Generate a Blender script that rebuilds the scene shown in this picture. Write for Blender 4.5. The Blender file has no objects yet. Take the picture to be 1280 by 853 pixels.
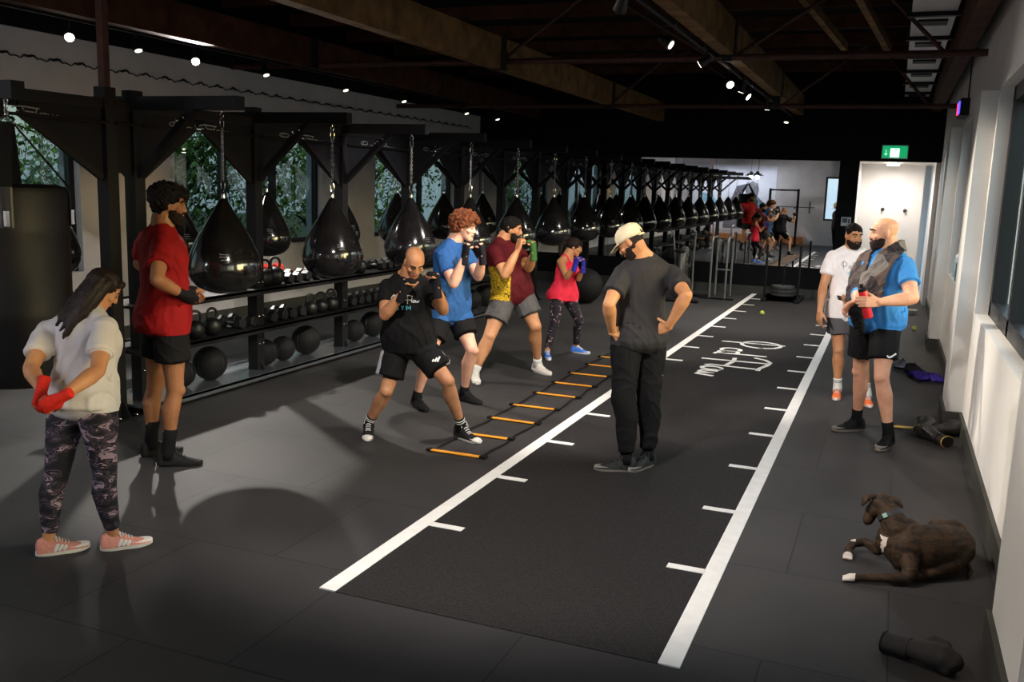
import bpy, math, random
import numpy as np
from mathutils import Vector, Matrix, noise
from mathutils.bvhtree import BVHTree
random.seed(7)
SC = bpy.context.scene
COL = SC.collection
PI = math.pi

# ------------------------------------------------------------------ helpers
def V(*a):
    return np.array(a, float)

def nrm(v):
    v = np.array(v, float)
    n = np.linalg.norm(v)
    return v / n if n > 1e-9 else v

CR = nrm(V(.928, .372, 0))      # horizontal directions used to pose the figures
CF = nrm(V(-.372, .928, 0))
UP = V(0, 0, 1)

class Geo:
    """collects closed shapes that are linked as ONE mesh object"""
    def __init__(s):
        s.v = []; s.f = []; s.m = []
    def add(s, vs, fs, m=0):
        o = len(s.v)
        s.v.extend([tuple(map(float, p)) for p in vs])
        s.f.extend([tuple(i + o for i in f) for f in fs])
        s.m.extend([m] * len(fs))
        return s
    def box(s, a, b, m=0):
        x0, y0, z0 = a; x1, y1, z1 = b
        vs = [(x0,y0,z0),(x1,y0,z0),(x1,y1,z0),(x0,y1,z0),(x0,y0,z1),(x1,y0,z1),(x1,y1,z1),(x0,y1,z1)]
        return s.add(vs, [(0,3,2,1),(4,5,6,7),(0,1,5,4),(1,2,6,5),(2,3,7,6),(3,0,4,7)], m)
    def bar(s, a, b, w, h, ref=(0,0,1), m=0):
        a = V(*a); b = V(*b); d = nrm(b - a)
        r = V(*ref)
        if abs(np.dot(r, d)) > .98: r = V(1, 0, 0)
        x = nrm(np.cross(d, r)); y = nrm(np.cross(x, d))
        vs = []
        for p in (a, b):
            for sx, sy in ((-1,-1),(1,-1),(1,1),(-1,1)):
                vs.append(p + x*sx*w/2 + y*sy*h/2)
        return s.add(vs, [(3,2,1,0),(4,5,6,7),(0,1,5,4),(1,2,6,5),(2,3,7,6),(3,0,4,7)], m)
    def rings(s, rs, m=0, cap=True, round_cap=0.0):
        n = len(rs[0]); o = len(s.v); vs = []; fs = []
        for r in rs: vs.extend(r)
        for i in range(len(rs) - 1):
            for k in range(n):
                k2 = (k + 1) % n
                fs.append((i*n + k, i*n + k2, (i+1)*n + k2, (i+1)*n + k))
        if cap:
            fs.append(tuple(range(n - 1, -1, -1)))
            fs.append(tuple((len(rs)-1)*n + k for k in range(n)))
        return s.add(vs, fs, m)
    def tube(s, pts, rad, seg=12, ref=(0,0,1), m=0, dome=True):
        pts = [V(*p) for p in pts]
        rad = [(r, r) if not isinstance(r, (tuple, list)) else r for r in rad]
        N = len(pts); rs = []
        ref = V(*ref)
        dirs = []
        for i in range(N):
            a = pts[max(i-1, 0)]; b = pts[min(i+1, N-1)]
            dirs.append(nrm(b - a))
        x0 = np.cross(dirs[0], ref)
        if np.linalg.norm(x0) < .25: x0 = np.cross(dirs[0], V(.3, 1, .1))
        xs = [nrm(x0)]
        for i in range(1, N):
            q = xs[-1] - dirs[i]*np.dot(xs[-1], dirs[i])
            xs.append(nrm(q))
        def ring(p, i, ra, rb):
            x = xs[i]; y = nrm(np.cross(x, dirs[i]))
            return [p + x*ra*math.cos(2*PI*k/seg) + y*rb*math.sin(2*PI*k/seg) for k in range(seg)]
        if dome:
            for t in (.25, .7):
                c = math.cos(PI/2*(1-t)); q = math.sin(PI/2*(1-t))
                rs.append(ring(pts[0] - dirs[0]*min(rad[0])*q, 0, rad[0][0]*c, rad[0][1]*c))
        for i in range(N): rs.append(ring(pts[i], i, *rad[i]))
        if dome:
            for t in (.7, .25):
                c = math.cos(PI/2*(1-t)); q = math.sin(PI/2*(1-t))
                rs.append(ring(pts[-1] + dirs[-1]*min(rad[-1])*q, N-1, rad[-1][0]*c, rad[-1][1]*c))
        return s.rings(rs, m)
    def ball(s, c, r, fr=None, m=0, seg=12, rows=8):
        c = V(*c)
        if not isinstance(r, (tuple, list)): r = (r, r, r)
        if fr is None: fr = (V(1,0,0), V(0,1,0), V(0,0,1))
        rs = []
        for i in range(rows + 1):
            a = PI*(i + .0)/rows
            a = min(max(a, .12), PI - .12)
            z = -math.cos(a); q = math.sin(a)
            rs.append([c + fr[0]*r[0]*q*math.cos(2*PI*k/seg) + fr[1]*r[1]*q*math.sin(2*PI*k/seg) + fr[2]*r[2]*z for k in range(seg)])
        return s.rings(rs, m)
    def lathe(s, prof, c=(0,0,0), seg=24, m=0, axis='z'):
        rs = []
        for r, z in prof:
            ring = []
            for k in range(seg):
                a = 2*PI*k/seg; x = r*math.cos(a); y = r*math.sin(a)
                p = {'z': (x, y, z), 'x': (z, x, y), 'y': (y, z, x)}[axis]
                ring.append(V(*c) + V(*p))
            rs.append(ring)
        return s.rings(rs, m)
    def prism(s, poly, ax, a, b, m=0):
        """polygon in the plane perpendicular to axis ax, extruded from a to b"""
        n = len(poly); vs = []
        for t in (a, b):
            for p, q in poly:
                vs.append({'x': (t, p, q), 'y': (p, t, q), 'z': (p, q, t)}[ax])
        fs = [tuple(range(n-1, -1, -1)), tuple(range(n, 2*n))]
        fs += [(k, (k+1) % n, n + (k+1) % n, n + k) for k in range(n)]
        return s.add(vs, fs, m)
    def build(s, name, mats, parent=None, smooth=False, origin=None, auto=None):
        return link_mesh(name, s.v, s.f, s.m, mats, parent, smooth, origin, auto)

def wloc(o):
    p = np.zeros(3)
    while o is not None:
        p += np.array(o.location); o = o.parent
    return p

def link_mesh(name, vs, fs, ms, mats, parent=None, smooth=False, origin=None, auto=None):
    off = wloc(parent) if parent is not None else (np.array(origin, float) if origin is not None else np.zeros(3))
    me = bpy.data.meshes.new(name)
    vv = np.array(vs, float) - off
    me.from_pydata([tuple(p) for p in vv.tolist()], [], [tuple(f) for f in fs])
    if not isinstance(mats, (list, tuple)): mats = [mats]
    for m in mats: me.materials.append(m)
    if ms is not None and len(mats) > 1:
        me.polygons.foreach_set('material_index', list(ms))
    if smooth:
        me.polygons.foreach_set('use_smooth', [True]*len(me.polygons))
        if auto is not None:
            try: me.set_sharp_from_angle(angle=math.radians(auto))
            except Exception: pass
    me.update()
    o = bpy.data.objects.new(name, me)
    COL.objects.link(o)
    if parent is not None: o.parent = parent
    elif origin is not None: o.location = tuple(map(float, origin))
    return o

def tag(o, label, cat, group=None):
    o['label'] = label; o['category'] = cat
    if group: o['group'] = group
    return o

def thing(name, label, cat, loc=(0,0,0), group=None):
    o = bpy.data.objects.new(name, None); COL.objects.link(o)
    o.empty_display_size = .05
    o.location = loc
    return tag(o, label, cat, group)

def struct(o):
    if isinstance(o, Geo): raise ValueError
    o['kind'] = 'structure'; return o

def dup(root, loc, rotz=0, label=None, scale=None, group=None):
    r = root.copy(); COL.objects.link(r); r.location = loc; r.rotation_euler = (0, 0, rotz)
    if label: r['label'] = label
    if group: r['group'] = group
    if scale: r.scale = (scale,)*3
    for ch in root.children:
        c = ch.copy(); COL.objects.link(c); c.parent = r
        for g in ch.children:
            d = g.copy(); COL.objects.link(d); d.parent = c
    return r

# ---------------------------------------------------------------- materials
def srgb(c):
    return tuple(((x/12.92) if x <= .04045 else ((x+.055)/1.055)**2.4) for x in [v/255. for v in c])

def mat(name, col, rough=.6, metal=0., var=0., scale=30., bump=0., bscale=None, spec=.5, coat=0., col2=None, trans=0., emit=None, estr=1.):
    m = bpy.data.materials.new(name); m.use_nodes = True
    nt = m.node_tree; b = nt.nodes['Principled BSDF']
    c = srgb(col)
    if rough >= .7 and spec == .5 and metal == 0: spec = .18
    b.inputs['Base Color'].default_value = (*c, 1)
    b.inputs['Roughness'].default_value = rough
    b.inputs['Metallic'].default_value = metal
    b.inputs['Specular IOR Level'].default_value = spec
    b.inputs['Coat Weight'].default_value = coat
    b.inputs['Transmission Weight'].default_value = trans
    if emit:
        b.inputs['Emission Color'].default_value = (*srgb(emit), 1)
        b.inputs['Emission Strength'].default_value = estr
    tc = nt.nodes.new('ShaderNodeTexCoord')
    if var > 0 or col2:
        n = nt.nodes.new('ShaderNodeTexNoise'); n.inputs['Scale'].default_value = scale; n.inputs['Detail'].default_value = 4
        r = nt.nodes.new('ShaderNodeValToRGB')
        nt.links.new(tc.outputs['Object'], n.inputs['Vector']); nt.links.new(n.outputs['Fac'], r.inputs['Fac'])
        a = c if col2 is None else c
        d = tuple(x*(1-var) for x in c) if col2 is None else srgb(col2)
        e = tuple(min(1, x*(1+var)) for x in c) if col2 is None else c
        r.color_ramp.elements[0].position = .35; r.color_ramp.elements[1].position = .65
        r.color_ramp.elements[0].color = (*d, 1); r.color_ramp.elements[1].color = (*e, 1)
        nt.links.new(r.outputs['Color'], b.inputs['Base Color'])
    if bump > 0:
        n2 = nt.nodes.new('ShaderNodeTexNoise'); n2.inputs['Scale'].default_value = bscale or scale; n2.inputs['Detail'].default_value = 3
        bp = nt.nodes.new('ShaderNodeBump'); bp.inputs['Strength'].default_value = bump; bp.inputs['Distance'].default_value = .01
        nt.links.new(tc.outputs['Object'], n2.inputs['Vector']); nt.links.new(n2.outputs['Fac'], bp.inputs['Height'])
        nt.links.new(bp.outputs['Normal'], b.inputs['Normal'])
    return m

def pattern_mat(name, stops, scale=18, rough=.7, stretch=(1,1,1), kind='noise', detail=3, seed=0.):
    m = bpy.data.materials.new(name); m.use_nodes = True
    nt = m.node_tree; b = nt.nodes['Principled BSDF']; b.inputs['Roughness'].default_value = rough
    b.inputs['Specular IOR Level'].default_value = .25
    tc = nt.nodes.new('ShaderNodeTexCoord'); mp = nt.nodes.new('ShaderNodeMapping')
    mp.inputs['Scale'].default_value = stretch; mp.inputs['Location'].default_value = (seed, seed*.7, 0)
    nt.links.new(tc.outputs['Object'], mp.inputs['Vector'])
    if kind == 'noise':
        n = nt.nodes.new('ShaderNodeTexNoise'); n.inputs['Scale'].default_value = scale; n.inputs['Detail'].default_value = detail
        n.inputs['Distortion'].default_value = .6
        out = n.outputs['Fac']
    elif kind == 'cell':
        n = nt.nodes.new('ShaderNodeTexVoronoi'); n.inputs['Scale'].default_value = scale
        out = n.outputs['Color']
    else:
        n = nt.nodes.new('ShaderNodeTexVoronoi'); n.inputs['Scale'].default_value = scale; n.feature = 'DISTANCE_TO_EDGE'
        out = n.outputs['Distance']
    nt.links.new(mp.outputs['Vector'], n.inputs['Vector'])
    r = nt.nodes.new('ShaderNodeValToRGB'); r.color_ramp.interpolation = 'CONSTANT'
    el = r.color_ramp.elements
    while len(el) > 1: el.remove(el[-1])
    el[0].position = stops[0][0]; el[0].color = (*srgb(stops[0][1]), 1)
    for p, c in stops[1:]:
        e = el.new(p); e.color = (*srgb(c), 1)
    nt.links.new(out, r.inputs['Fac']); nt.links.new(r.outputs['Color'], b.inputs['Base Color'])
    return m

def glow(name, col, s):
    m = bpy.data.materials.new(name); m.use_nodes = True
    nt = m.node_tree; nt.nodes.clear()
    e = nt.nodes.new('ShaderNodeEmission'); o = nt.nodes.new('ShaderNodeOutputMaterial')
    e.inputs['Color'].default_value = (*srgb(col), 1); e.inputs['Strength'].default_value = s
    nt.links.new(e.outputs[0], o.inputs[0]); return m

M_steel = mat('black_powder_steel', (15,14,17), .62, .0, .15, 40, spec=.25)
M_board = mat('navy_gusset_board', (15,16,25), .7, 0, .12, 6, spec=.2)
M_vinyl = mat('black_vinyl', (20,19,20), .13, 0, .2, 9, .12, 5, coat=.5)
M_vinyl2 = mat('worn_black_vinyl', (22,20,22), .16, 0, .3, 12, .35, 7, coat=.4)
M_heavy = mat('black_heavy_bag_skin', (18,16,18), .5, 0, .2, 12, .2, 8, spec=.3)
M_leather = mat('matt_black_leather', (26,25,26), .42, 0, .2, 20, .15)
M_chain = mat('zinc_chain', (150,150,150), .3, 1.)
M_chrome = mat('chrome', (190,190,190), .15, 1.)
M_bolt = mat('bolt_zinc', (170,165,160), .25, 1.)
M_iron = mat('cast_iron', (26,25,27), .4, .2, .25, 40)
M_rubber = mat('black_rubber', (20,19,20), .7, 0, .2, 60)
M_red = mat('red_enamel', (205,52,34), .4)
M_white = mat('white_paint_line', (232,228,224), .6, 0, .04, 12)
M_wall = mat('white_painted_brick', (188,184,185), .8, 0, .05, 3, .25, 9)
M_wall2 = mat('white_plaster', (214,212,210), .75, 0, .03, 2, .1, 4)
M_dark = mat('black_painted_wall', (15,14,17), .85, 0, .2, 3)
M_ceil = mat('black_ceiling', (11,10,13), .9, 0, .2, 2)
M_skirt = mat('dark_skirting_rubber', (52,52,48), .6, 0, .1, 10)
M_timber = mat('aged_timber', (112,84,52), .75, 0, .35, 5, .4, 14)
M_timber2 = mat('dark_timber', (70,42,27), .8, 0, .35, 5, .4, 14)
M_rod = mat('rust_brown_steel', (66,36,27), .6, .3, .3, 12)
M_duct = mat('white_metal_tray', (190,188,190), .5, 0, .05, 5)
M_frame = mat('black_window_frame', (22,22,24), .4, .3)
M_script = mat('white_print', (220,220,218), .6)
M_scriptg = mat('pale_grey_print', (150,152,158), .5)
M_teal = mat('teal_print', (90,200,215), .6)
M_lamp = glow('lit_lamp_face', (255,240,215), 20.)
M_lampdim = glow('lit_lamp_face_side', (255,240,215), 4.)
M_can = mat('black_lamp_can', (20,20,20), .4, .3)

def skin_mat(name, col, dark):
    m = mat(name, col, .5, 0, 0, 9, .12, 60, spec=.4, col2=dark)
    b = m.node_tree.nodes['Principled BSDF']
    b.inputs['Subsurface Weight'].default_value = .06
    b.inputs['Subsurface Radius'].default_value = (.02, .008, .004)
    return m
S_fair = skin_mat('fair_skin', (222,172,148), (206,150,128))
S_tan = skin_mat('tan_skin', (196,140,100), (180,122,84))
S_olive = skin_mat('olive_skin', (188,134,98), (168,114,82))
S_brown = skin_mat('brown_skin', (158,108,74), (140,92,62))
S_light = skin_mat('light_skin', (214,160,130), (198,142,114))

# ------------------------------------------------------------ remeshing
def remesh(g, vox, smooth=2, lam=.5, fix=True):
    me = bpy.data.meshes.new('tmp'); me.from_pydata(g.v, [], g.f); me.update()
    o = bpy.data.objects.new('tmp', me); COL.objects.link(o)
    md = o.modifiers.new('r', 'REMESH'); md.mode = 'VOXEL'; md.voxel_size = vox; md.adaptivity = 0
    dg = bpy.context.evaluated_depsgraph_get()
    ev = o.evaluated_get(dg).to_mesh()
    n = len(ev.vertices); co = np.empty(n*3); ev.vertices.foreach_get('co', co); co = co.reshape(-1, 3)
    k = len(ev.polygons); ls = np.empty(k, int); ev.polygons.foreach_get('loop_start', ls)
    lt = np.empty(k, int); ev.polygons.foreach_get('loop_total', lt)
    vi = np.empty(len(ev.loops), int); ev.loops.foreach_get('vertex_index', vi)
    ne = len(ev.edges); ed = np.empty(ne*2, int); ev.edges.foreach_get('vertices', ed); ed = ed.reshape(-1, 2)
    fs = [tuple(vi[a:a+b].tolist()) for a, b in zip(ls, lt)]
    bpy.data.objects.remove(o); bpy.data.meshes.remove(me)
    co = lap(co, ed, smooth, lam, fix)
    return co, fs, ed

def lap(co, ed, it, lam=.5, fix=True):
    n = len(co); deg = np.bincount(ed.ravel(), minlength=n).clip(1)[:, None]
    def step(c, l):
        s = np.zeros_like(c)
        np.add.at(s, ed[:, 0], c[ed[:, 1]]); np.add.at(s, ed[:, 1], c[ed[:, 0]])
        return c + l*(s/deg - c)
    for _ in range(it):
        co = step(co, lam)
        if fix: co = step(co, -lam*.9)
    return co

def vnormals(co, fs):
    f = np.array([q[:4] if len(q) >= 4 else (q[0], q[1], q[2], q[2]) for q in fs])
    nn = np.cross(co[f[:, 2]] - co[f[:, 0]], co[f[:, 3]] - co[f[:, 1]])
    out = np.zeros_like(co)
    for k in range(4): np.add.at(out, f[:, k], nn)
    return out/np.linalg.norm(out, axis=1)[:, None].clip(1e-9)

def wrinkle(co, fs, amp, sc, stretch=(1,1,1), seed=0.):
    if amp <= 0: return co
    n = vnormals(co, fs)
    d = np.empty(len(co)); S = Vector((sc*stretch[0], sc*stretch[1], sc*stretch[2]))
    for i, p in enumerate(co):
        q = Vector((p[0]*S[0]+seed, p[1]*S[1]+p[2]*S[2]*.5, p[2]*S[2]))
        w = noise.noise(q*.5)*1.2
        a = noise.noise(q + Vector((w, w, w))); b = noise.noise(q*1.9 + Vector((5, 3+w, 1)))
        d[i] = (1 - min(1, abs(a)*4.5))*.8 + (1 - min(1, abs(b)*4.))*.35 - .1
    return co + n*(d*amp)[:, None]

def soft(name, g, mats, parent, vox=.008, smooth=2, amp=0., sc=9., stretch=(1,1,1), seed=0., matfn=None, fix=True, origin=None, out=None, over=None, gap=.005):
    co, fs, ed = remesh(g, vox, smooth, fix=fix)
    co = wrinkle(co, fs, amp, sc, stretch, seed)
    if over is not None:                      # cloth stays outside the body it covers
        for _ in range(2):
            for i in range(len(co)):
                for bv in (over if isinstance(over, list) else [over]):
                    h, nn, idx, ds = bv.find_nearest(Vector(co[i]), .06)
                    if h is None: continue
                    sd = (Vector(co[i]) - h).dot(nn)
                    if sd < gap: co[i] = np.array(h + nn*gap)
            co = lap(co, ed, 1, .35, False) if _ == 0 else co
    ms = None
    if matfn is not None:
        cen = np.array([co[list(f)].mean(0) for f in fs]); ms = [int(matfn(c)) for c in cen]
    o = link_mesh(name, co, fs, ms, mats, parent, True, origin)
    if out is not None: out.append((co, fs))
    return o

# ------------------------------------------------ handwriting "Pad Flow"
def arc(cx, cy, rx, ry, a0, a1, n=22):
    return [(cx + rx*math.cos(math.radians(a0 + (a1-a0)*i/n)), cy + ry*math.sin(math.radians(a0 + (a1-a0)*i/n))) for i in range(n+1)]
SCRIPT = [
    [(.25, -.02), (.24, .3), (.21, .8)],
    arc(.30, .5, .26, .25, 0, 372),
    arc(.88, .2, .12, .12, 60, 400) + [(1.0, .1), (1.06, .12)],
    arc(1.08, .2, .11, .12, 60, 380),
    [(1.16, .68), (1.17, .3), (1.18, .06), (1.26, .06)],
    [(1.68, -.02), (1.66, .4), (1.64, .76)],
    [(1.32, .56), (1.42, .70), (1.56, .77), (1.75, .76), (2.0, .70), (2.14, .70)],
    [(1.46, .34), (1.70, .36), (1.98, .32)],
    [(2.06, .70), (2.04, .35), (2.02, .16), (2.08, .10)],
    arc(2.24, .2, .10, .11, 90, 450) + [(2.36, .28)],
    [(2.40, .30), (2.42, .12), (2.50, .10), (2.54, .26), (2.56, .12), (2.64, .10), (2.70, .30)],
]
def ribbon(g, pts, w, N=UP, th=.002, m=0):
    """thin painted stroke following pts"""
    P = [V(*p) for p in pts]; n = len(P)
    rs = []
    for i in range(n):
        d = nrm(P[min(i+1, n-1)] - P[max(i-1, 0)])
        s = nrm(np.cross(d, N))
        rs.append([P[i] - s*w/2, P[i] + s*w/2, P[i] + s*w/2 + np.array(N)*th, P[i] - s*w/2 + np.array(N)*th])
    g.rings(rs, m)

def print_on(name, surf, O, R, U, F, size, mats, parent, strokes=SCRIPT, w=.10, dist=.6):
    """print strokes onto a cloth surface: O = top-left start, R/U reading and up directions, F = outward"""
    co, fs = surf
    bv = BVHTree.FromPolygons([Vector(c) for c in co], fs)
    g = Geo()
    for st in strokes:
        pts = []
        for i in range(len(st)):
            p = st[i]
            q = O + R*p[0]*size + U*p[1]*size + F*dist
            h, nn, idx, ds = bv.ray_cast(Vector(q), Vector(-F))
            if h is not None: pts.append(np.array(h) + F*.0025)
        if len(pts) > 1: ribbon(g, pts, w*size, F, .0015)
    if g.v: return g.build(name, mats, parent)
# ================================================================ CAMERA
cam_d = bpy.data.cameras.new('camera'); cam = bpy.data.objects.new('camera', cam_d); COL.objects.link(cam)
cam_d.sensor_width = 36; cam_d.lens = 1165.81/1280*36; cam_d.clip_end = 200
Rm = Matrix(((0.92574004, 0.37679375, 0.03212232), (-0.09219431, 0.14249616, 0.98549229), (0.36675003, -0.91527117, 0.16665264))).transposed()
cam.matrix_world = Matrix.Translation((0, 0, 1.97)) @ Rm.to_4x4()
SC.camera = cam
SC.view_settings.view_transform = 'Standard'; SC.view_settings.look = 'None'
SC.view_settings.exposure = 0.12; SC.view_settings.gamma = 1.0; SC.view_settings.use_curve_mapping = False

# ================================================================ WORLD (overcast daylight)
w = bpy.data.worlds.new('overcast_sky'); SC.world = w; w.use_nodes = True
nt = w.node_tree; bg = nt.nodes['Background']
sky = nt.nodes.new('ShaderNodeTexSky'); sky.sky_type = 'NISHITA'; sky.sun_disc = False
sky.sun_elevation = math.radians(12); sky.sun_rotation = math.radians(90); sky.dust_density = 3.; sky.air_density = 1.2
mx = nt.nodes.new('ShaderNodeMix'); mx.data_type = 'RGBA'; mx.inputs[0].default_value = .75
mx.inputs[7].default_value = (.62, .76, 1.0, 1)
nt.links.new(sky.outputs[0], mx.inputs[6]); nt.links.new(mx.outputs[2], bg.inputs['Color'])
bg.inputs['Strength'].default_value = 2.6

# ================================================================ ROOM SHELL
XL, XR, YB, YM, ZC = -8.3, .70, -.6, 18.5, 4.25

def floor_mat():
    m = bpy.data.materials.new('rubber_tile_floor'); m.use_nodes = True
    nt = m.node_tree; b = nt.nodes['Principled BSDF']; L = nt.links.new
    tc = nt.nodes.new('ShaderNodeTexCoord'); br = nt.nodes.new('ShaderNodeTexBrick')
    br.offset = .5; br.inputs['Scale'].default_value = 1.; br.inputs['Brick Width'].default_value = 1.; br.inputs['Row Height'].default_value = 1.
    br.inputs['Mortar Size'].default_value = .004; br.inputs['Mortar Smooth'].default_value = .3
    br.inputs['Color1'].default_value = (*srgb((49,47,48)), 1); br.inputs['Color2'].default_value = (*srgb((54,52,52)), 1)
    br.inputs['Mortar'].default_value = (*srgb((20,19,20)), 1)
    mp = nt.nodes.new('ShaderNodeMapping'); mp.inputs['Location'].default_value = (.35, .15, 0)
    L(tc.outputs['Object'], mp.inputs['Vector']); L(mp.outputs['Vector'], br.inputs['Vector'])
    n = nt.nodes.new('ShaderNodeTexNoise'); n.inputs['Scale'].default_value = 1.3; n.inputs['Detail'].default_value = 5
    n3 = nt.nodes.new('ShaderNodeTexNoise'); n3.inputs['Scale'].default_value = 170; n3.inputs['Detail'].default_value = 2
    L(tc.outputs['Object'], n.inputs['Vector']); L(tc.outputs['Object'], n3.inputs['Vector'])
    r = nt.nodes.new('ShaderNodeMapRange'); r.inputs[1].default_value = .3; r.inputs[2].default_value = .7; r.inputs[3].default_value = .78; r.inputs[4].default_value = 1.2
    L(n.outputs['Fac'], r.inputs[0])
    r3 = nt.nodes.new('ShaderNodeMapRange'); r3.inputs[1].default_value = .3; r3.inputs[2].default_value = .75; r3.inputs[3].default_value = .8; r3.inputs[4].default_value = 1.3
    L(n3.outputs['Fac'], r3.inputs[0])
    mu = nt.nodes.new('ShaderNodeMath'); mu.operation = 'MULTIPLY'; L(r.outputs[0], mu.inputs[0]); L(r3.outputs[0], mu.inputs[1])
    mm = nt.nodes.new('ShaderNodeVectorMath'); mm.operation = 'SCALE'; L(br.outputs['Color'], mm.inputs[0]); L(mu.outputs[0], mm.inputs['Scale'])
    L(mm.outputs[0], b.inputs['Base Color'])
    b.inputs['Roughness'].default_value = .62; b.inputs['Specular IOR Level'].default_value = .3
    bp = nt.nodes.new('ShaderNodeBump'); bp.inputs['Strength'].default_value = .25; bp.inputs['Distance'].default_value = .004
    L(n3.outputs['Fac'], bp.inputs['Height']); L(bp.outputs['Normal'], b.inputs['Normal'])
    return m
M_floor = floor_mat()
M_track = mat('speckled_track_rubber', (40,37,37), .78, 0, .55, 140, .5, 190, spec=.2)

struct(Geo().box((XL-.3, YB-.3, -.12), (XR+.5, 21.2, 0)).build('floor', M_floor))
struct(Geo().box((XL-.4, YB-.3, ZC), (XR+.8, 21.2, ZC+.15)).build('ceiling', M_ceil))

# left wall with three glazed bays
WL = [(3.9, 7.83, .85, 2.66), (9.3, 12.55, .98, 2.62), (14.15, 17.3, .98, 2.62)]
g = Geo(); y0 = YB-.3
for a, b, z0, z1 in WL:
    g.box((XL-.3, y0, 0), (XL, a, 3.35)); g.box((XL-.3, a, 0), (XL, b, z0)); g.box((XL-.3, a, z1), (XL, b, 3.35)); y0 = b
g.box((XL-.3, y0, 0), (XL, YM+.1, 3.35))
struct(g.build('wall_left', M_wall))
struct(Geo().box((XL-.3, YB-.3, 3.35), (XL+.05, YM+.1, ZC+.1)).build('trim_1', M_dark))
struct(Geo().box((XL, YB, 0), (XL+.02, YM, .16)).build('baseboard_left', M_skirt))
glass = bpy.data.materials.new('window_glass'); glass.use_nodes = True
nt = glass.node_tree; nt.nodes.clear(); L = nt.links.new
o_ = nt.nodes.new('ShaderNodeOutputMaterial'); tr = nt.nodes.new('ShaderNodeBsdfTransparent'); gl = nt.nodes.new('ShaderNodeBsdfGlossy'); mxs = nt.nodes.new('ShaderNodeMixShader')
tr.inputs[0].default_value = (.80, .86, .84, 1); gl.inputs['Roughness'].default_value = .02; mxs.inputs[0].default_value = .06
L(tr.outputs[0], mxs.inputs[1]); L(gl.outputs[0], mxs.inputs[2]); L(mxs.outputs[0], o_.inputs[0])

wi = 0
glass2 = glass.copy(); glass2.name = 'tinted_window_glass'
for n_ in glass2.node_tree.nodes:
    if n_.bl_idname == 'ShaderNodeBsdfTransparent': n_.inputs[0].default_value = (.34, .39, .37, 1)
def window(x, a, b, z0, z1, mull, depth=.07, t=.07):
    global wi; wi += 1
    g = Geo()
    g.box((x-depth/2, a, z0), (x+depth/2, b, z0+t)).box((x-depth/2, a, z1-t), (x+depth/2, b, z1))
    g.box((x-depth/2, a, z0), (x+depth/2, a+t, z1)).box((x-depth/2, b-t, z0), (x+depth/2, b, z1))
    for m in mull: g.box((x-depth/2, m-.05, z0), (x+depth/2, m+.05, z1))
    fr = struct(g.build('window_%d' % wi, M_frame, origin=(x, a, z0)))
    Geo().box((x-.006, a+.03, z0+.03), (x+.006, b-.03, z1-.03)).build('pane', glass2 if x < 0 else glass, fr)
    return fr
for (a, b, z0, z1), mu in zip(WL, ([5.4, 6.9], [10.33, 11.43], [16.0])): window(XL-.12, a, b, z0, z1, mu)

# right wall : bays of 4.5 m between pillars
PIL = [(-.05, .55), (3.6, 4.45), (8.72, 9.32), (13.2, 13.8)]
g = Geo()
g.box((XR, YB-.3, 0), (XR+.28, YM+.1, 1.02))
g.box((XR, YB-.3, 2.86), (XR+.28, YM+.1, ZC+.1))
for a, b in PIL + [(YM-.8, YM+.1)]: g.box((XR+.0, a-.1, 1.02), (XR+.28, b+.1, 2.86))
struct(g.build('wall_right', M_wall2))
for k, (a, b) in enumerate(PIL):
    struct(Geo().box((.57, a, .0), (XR+.02, b, 2.84)).build('trim_%d' % (k+2), M_wall2))
g = Geo(); y0 = YB
for a, b in PIL + [(YM, YM)]:
    g.box((XR-.025, y0, 0), (XR, a, .15))
    if b > a: g.box((.545, a-.025, 0), (XR, a, .15)).box((.545, a, 0), (.57, b, .15)).box((.545, b, 0), (XR, b+.025, .15))
    y0 = b
struct(g.build('baseboard_right', M_skirt))
ed = [(.65, 3.5), (4.55, 8.62), (9.42, 13.1), (13.9, YM-.8)]
for k, (a, b) in enumerate(ed):
    n = 2 if b-a > 3 else 1
    window(XR+.16, a, b, 1.02, 2.86, [a+(b-a)*(i+1)/3 for i in range(2)], .12, .12)

# wall behind the camera
struct(Geo().box((XL-.3, YB-.3, 0), (-2.5, YB, 3.3)).box((-2.5, YB-.3, 0), (-1.8, YB, .95)).box((-2.5, YB-.3, 2.6), (-1.8, YB, 3.3)).box((-1.8, YB-.3, 0), (XR+.3, YB, 3.3)).build('wall_back', M_wall))
struct(Geo().box((XL-.3, YB-.3, 3.3), (XR+.3, YB, ZC+.1)).build('trim_6', M_dark))
wi += 1
g = Geo()
for a, b in (((-2.5, YB-.2, .95), (-2.43, YB-.1, 2.6)), ((-1.87, YB-.2, .95), (-1.8, YB-.1, 2.6)), ((-2.5, YB-.2, .95), (-1.8, YB-.1, 1.02)), ((-2.5, YB-.2, 2.53), (-1.8, YB-.1, 2.6))): g.box(a, b)
fr = struct(g.build('window_%d' % wi, M_frame, origin=(-2.15, YB, .95)))
Geo().box((-2.46, YB-.16, .98), (-1.84, YB-.15, 2.57)).build('pane', glass, fr)

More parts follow.
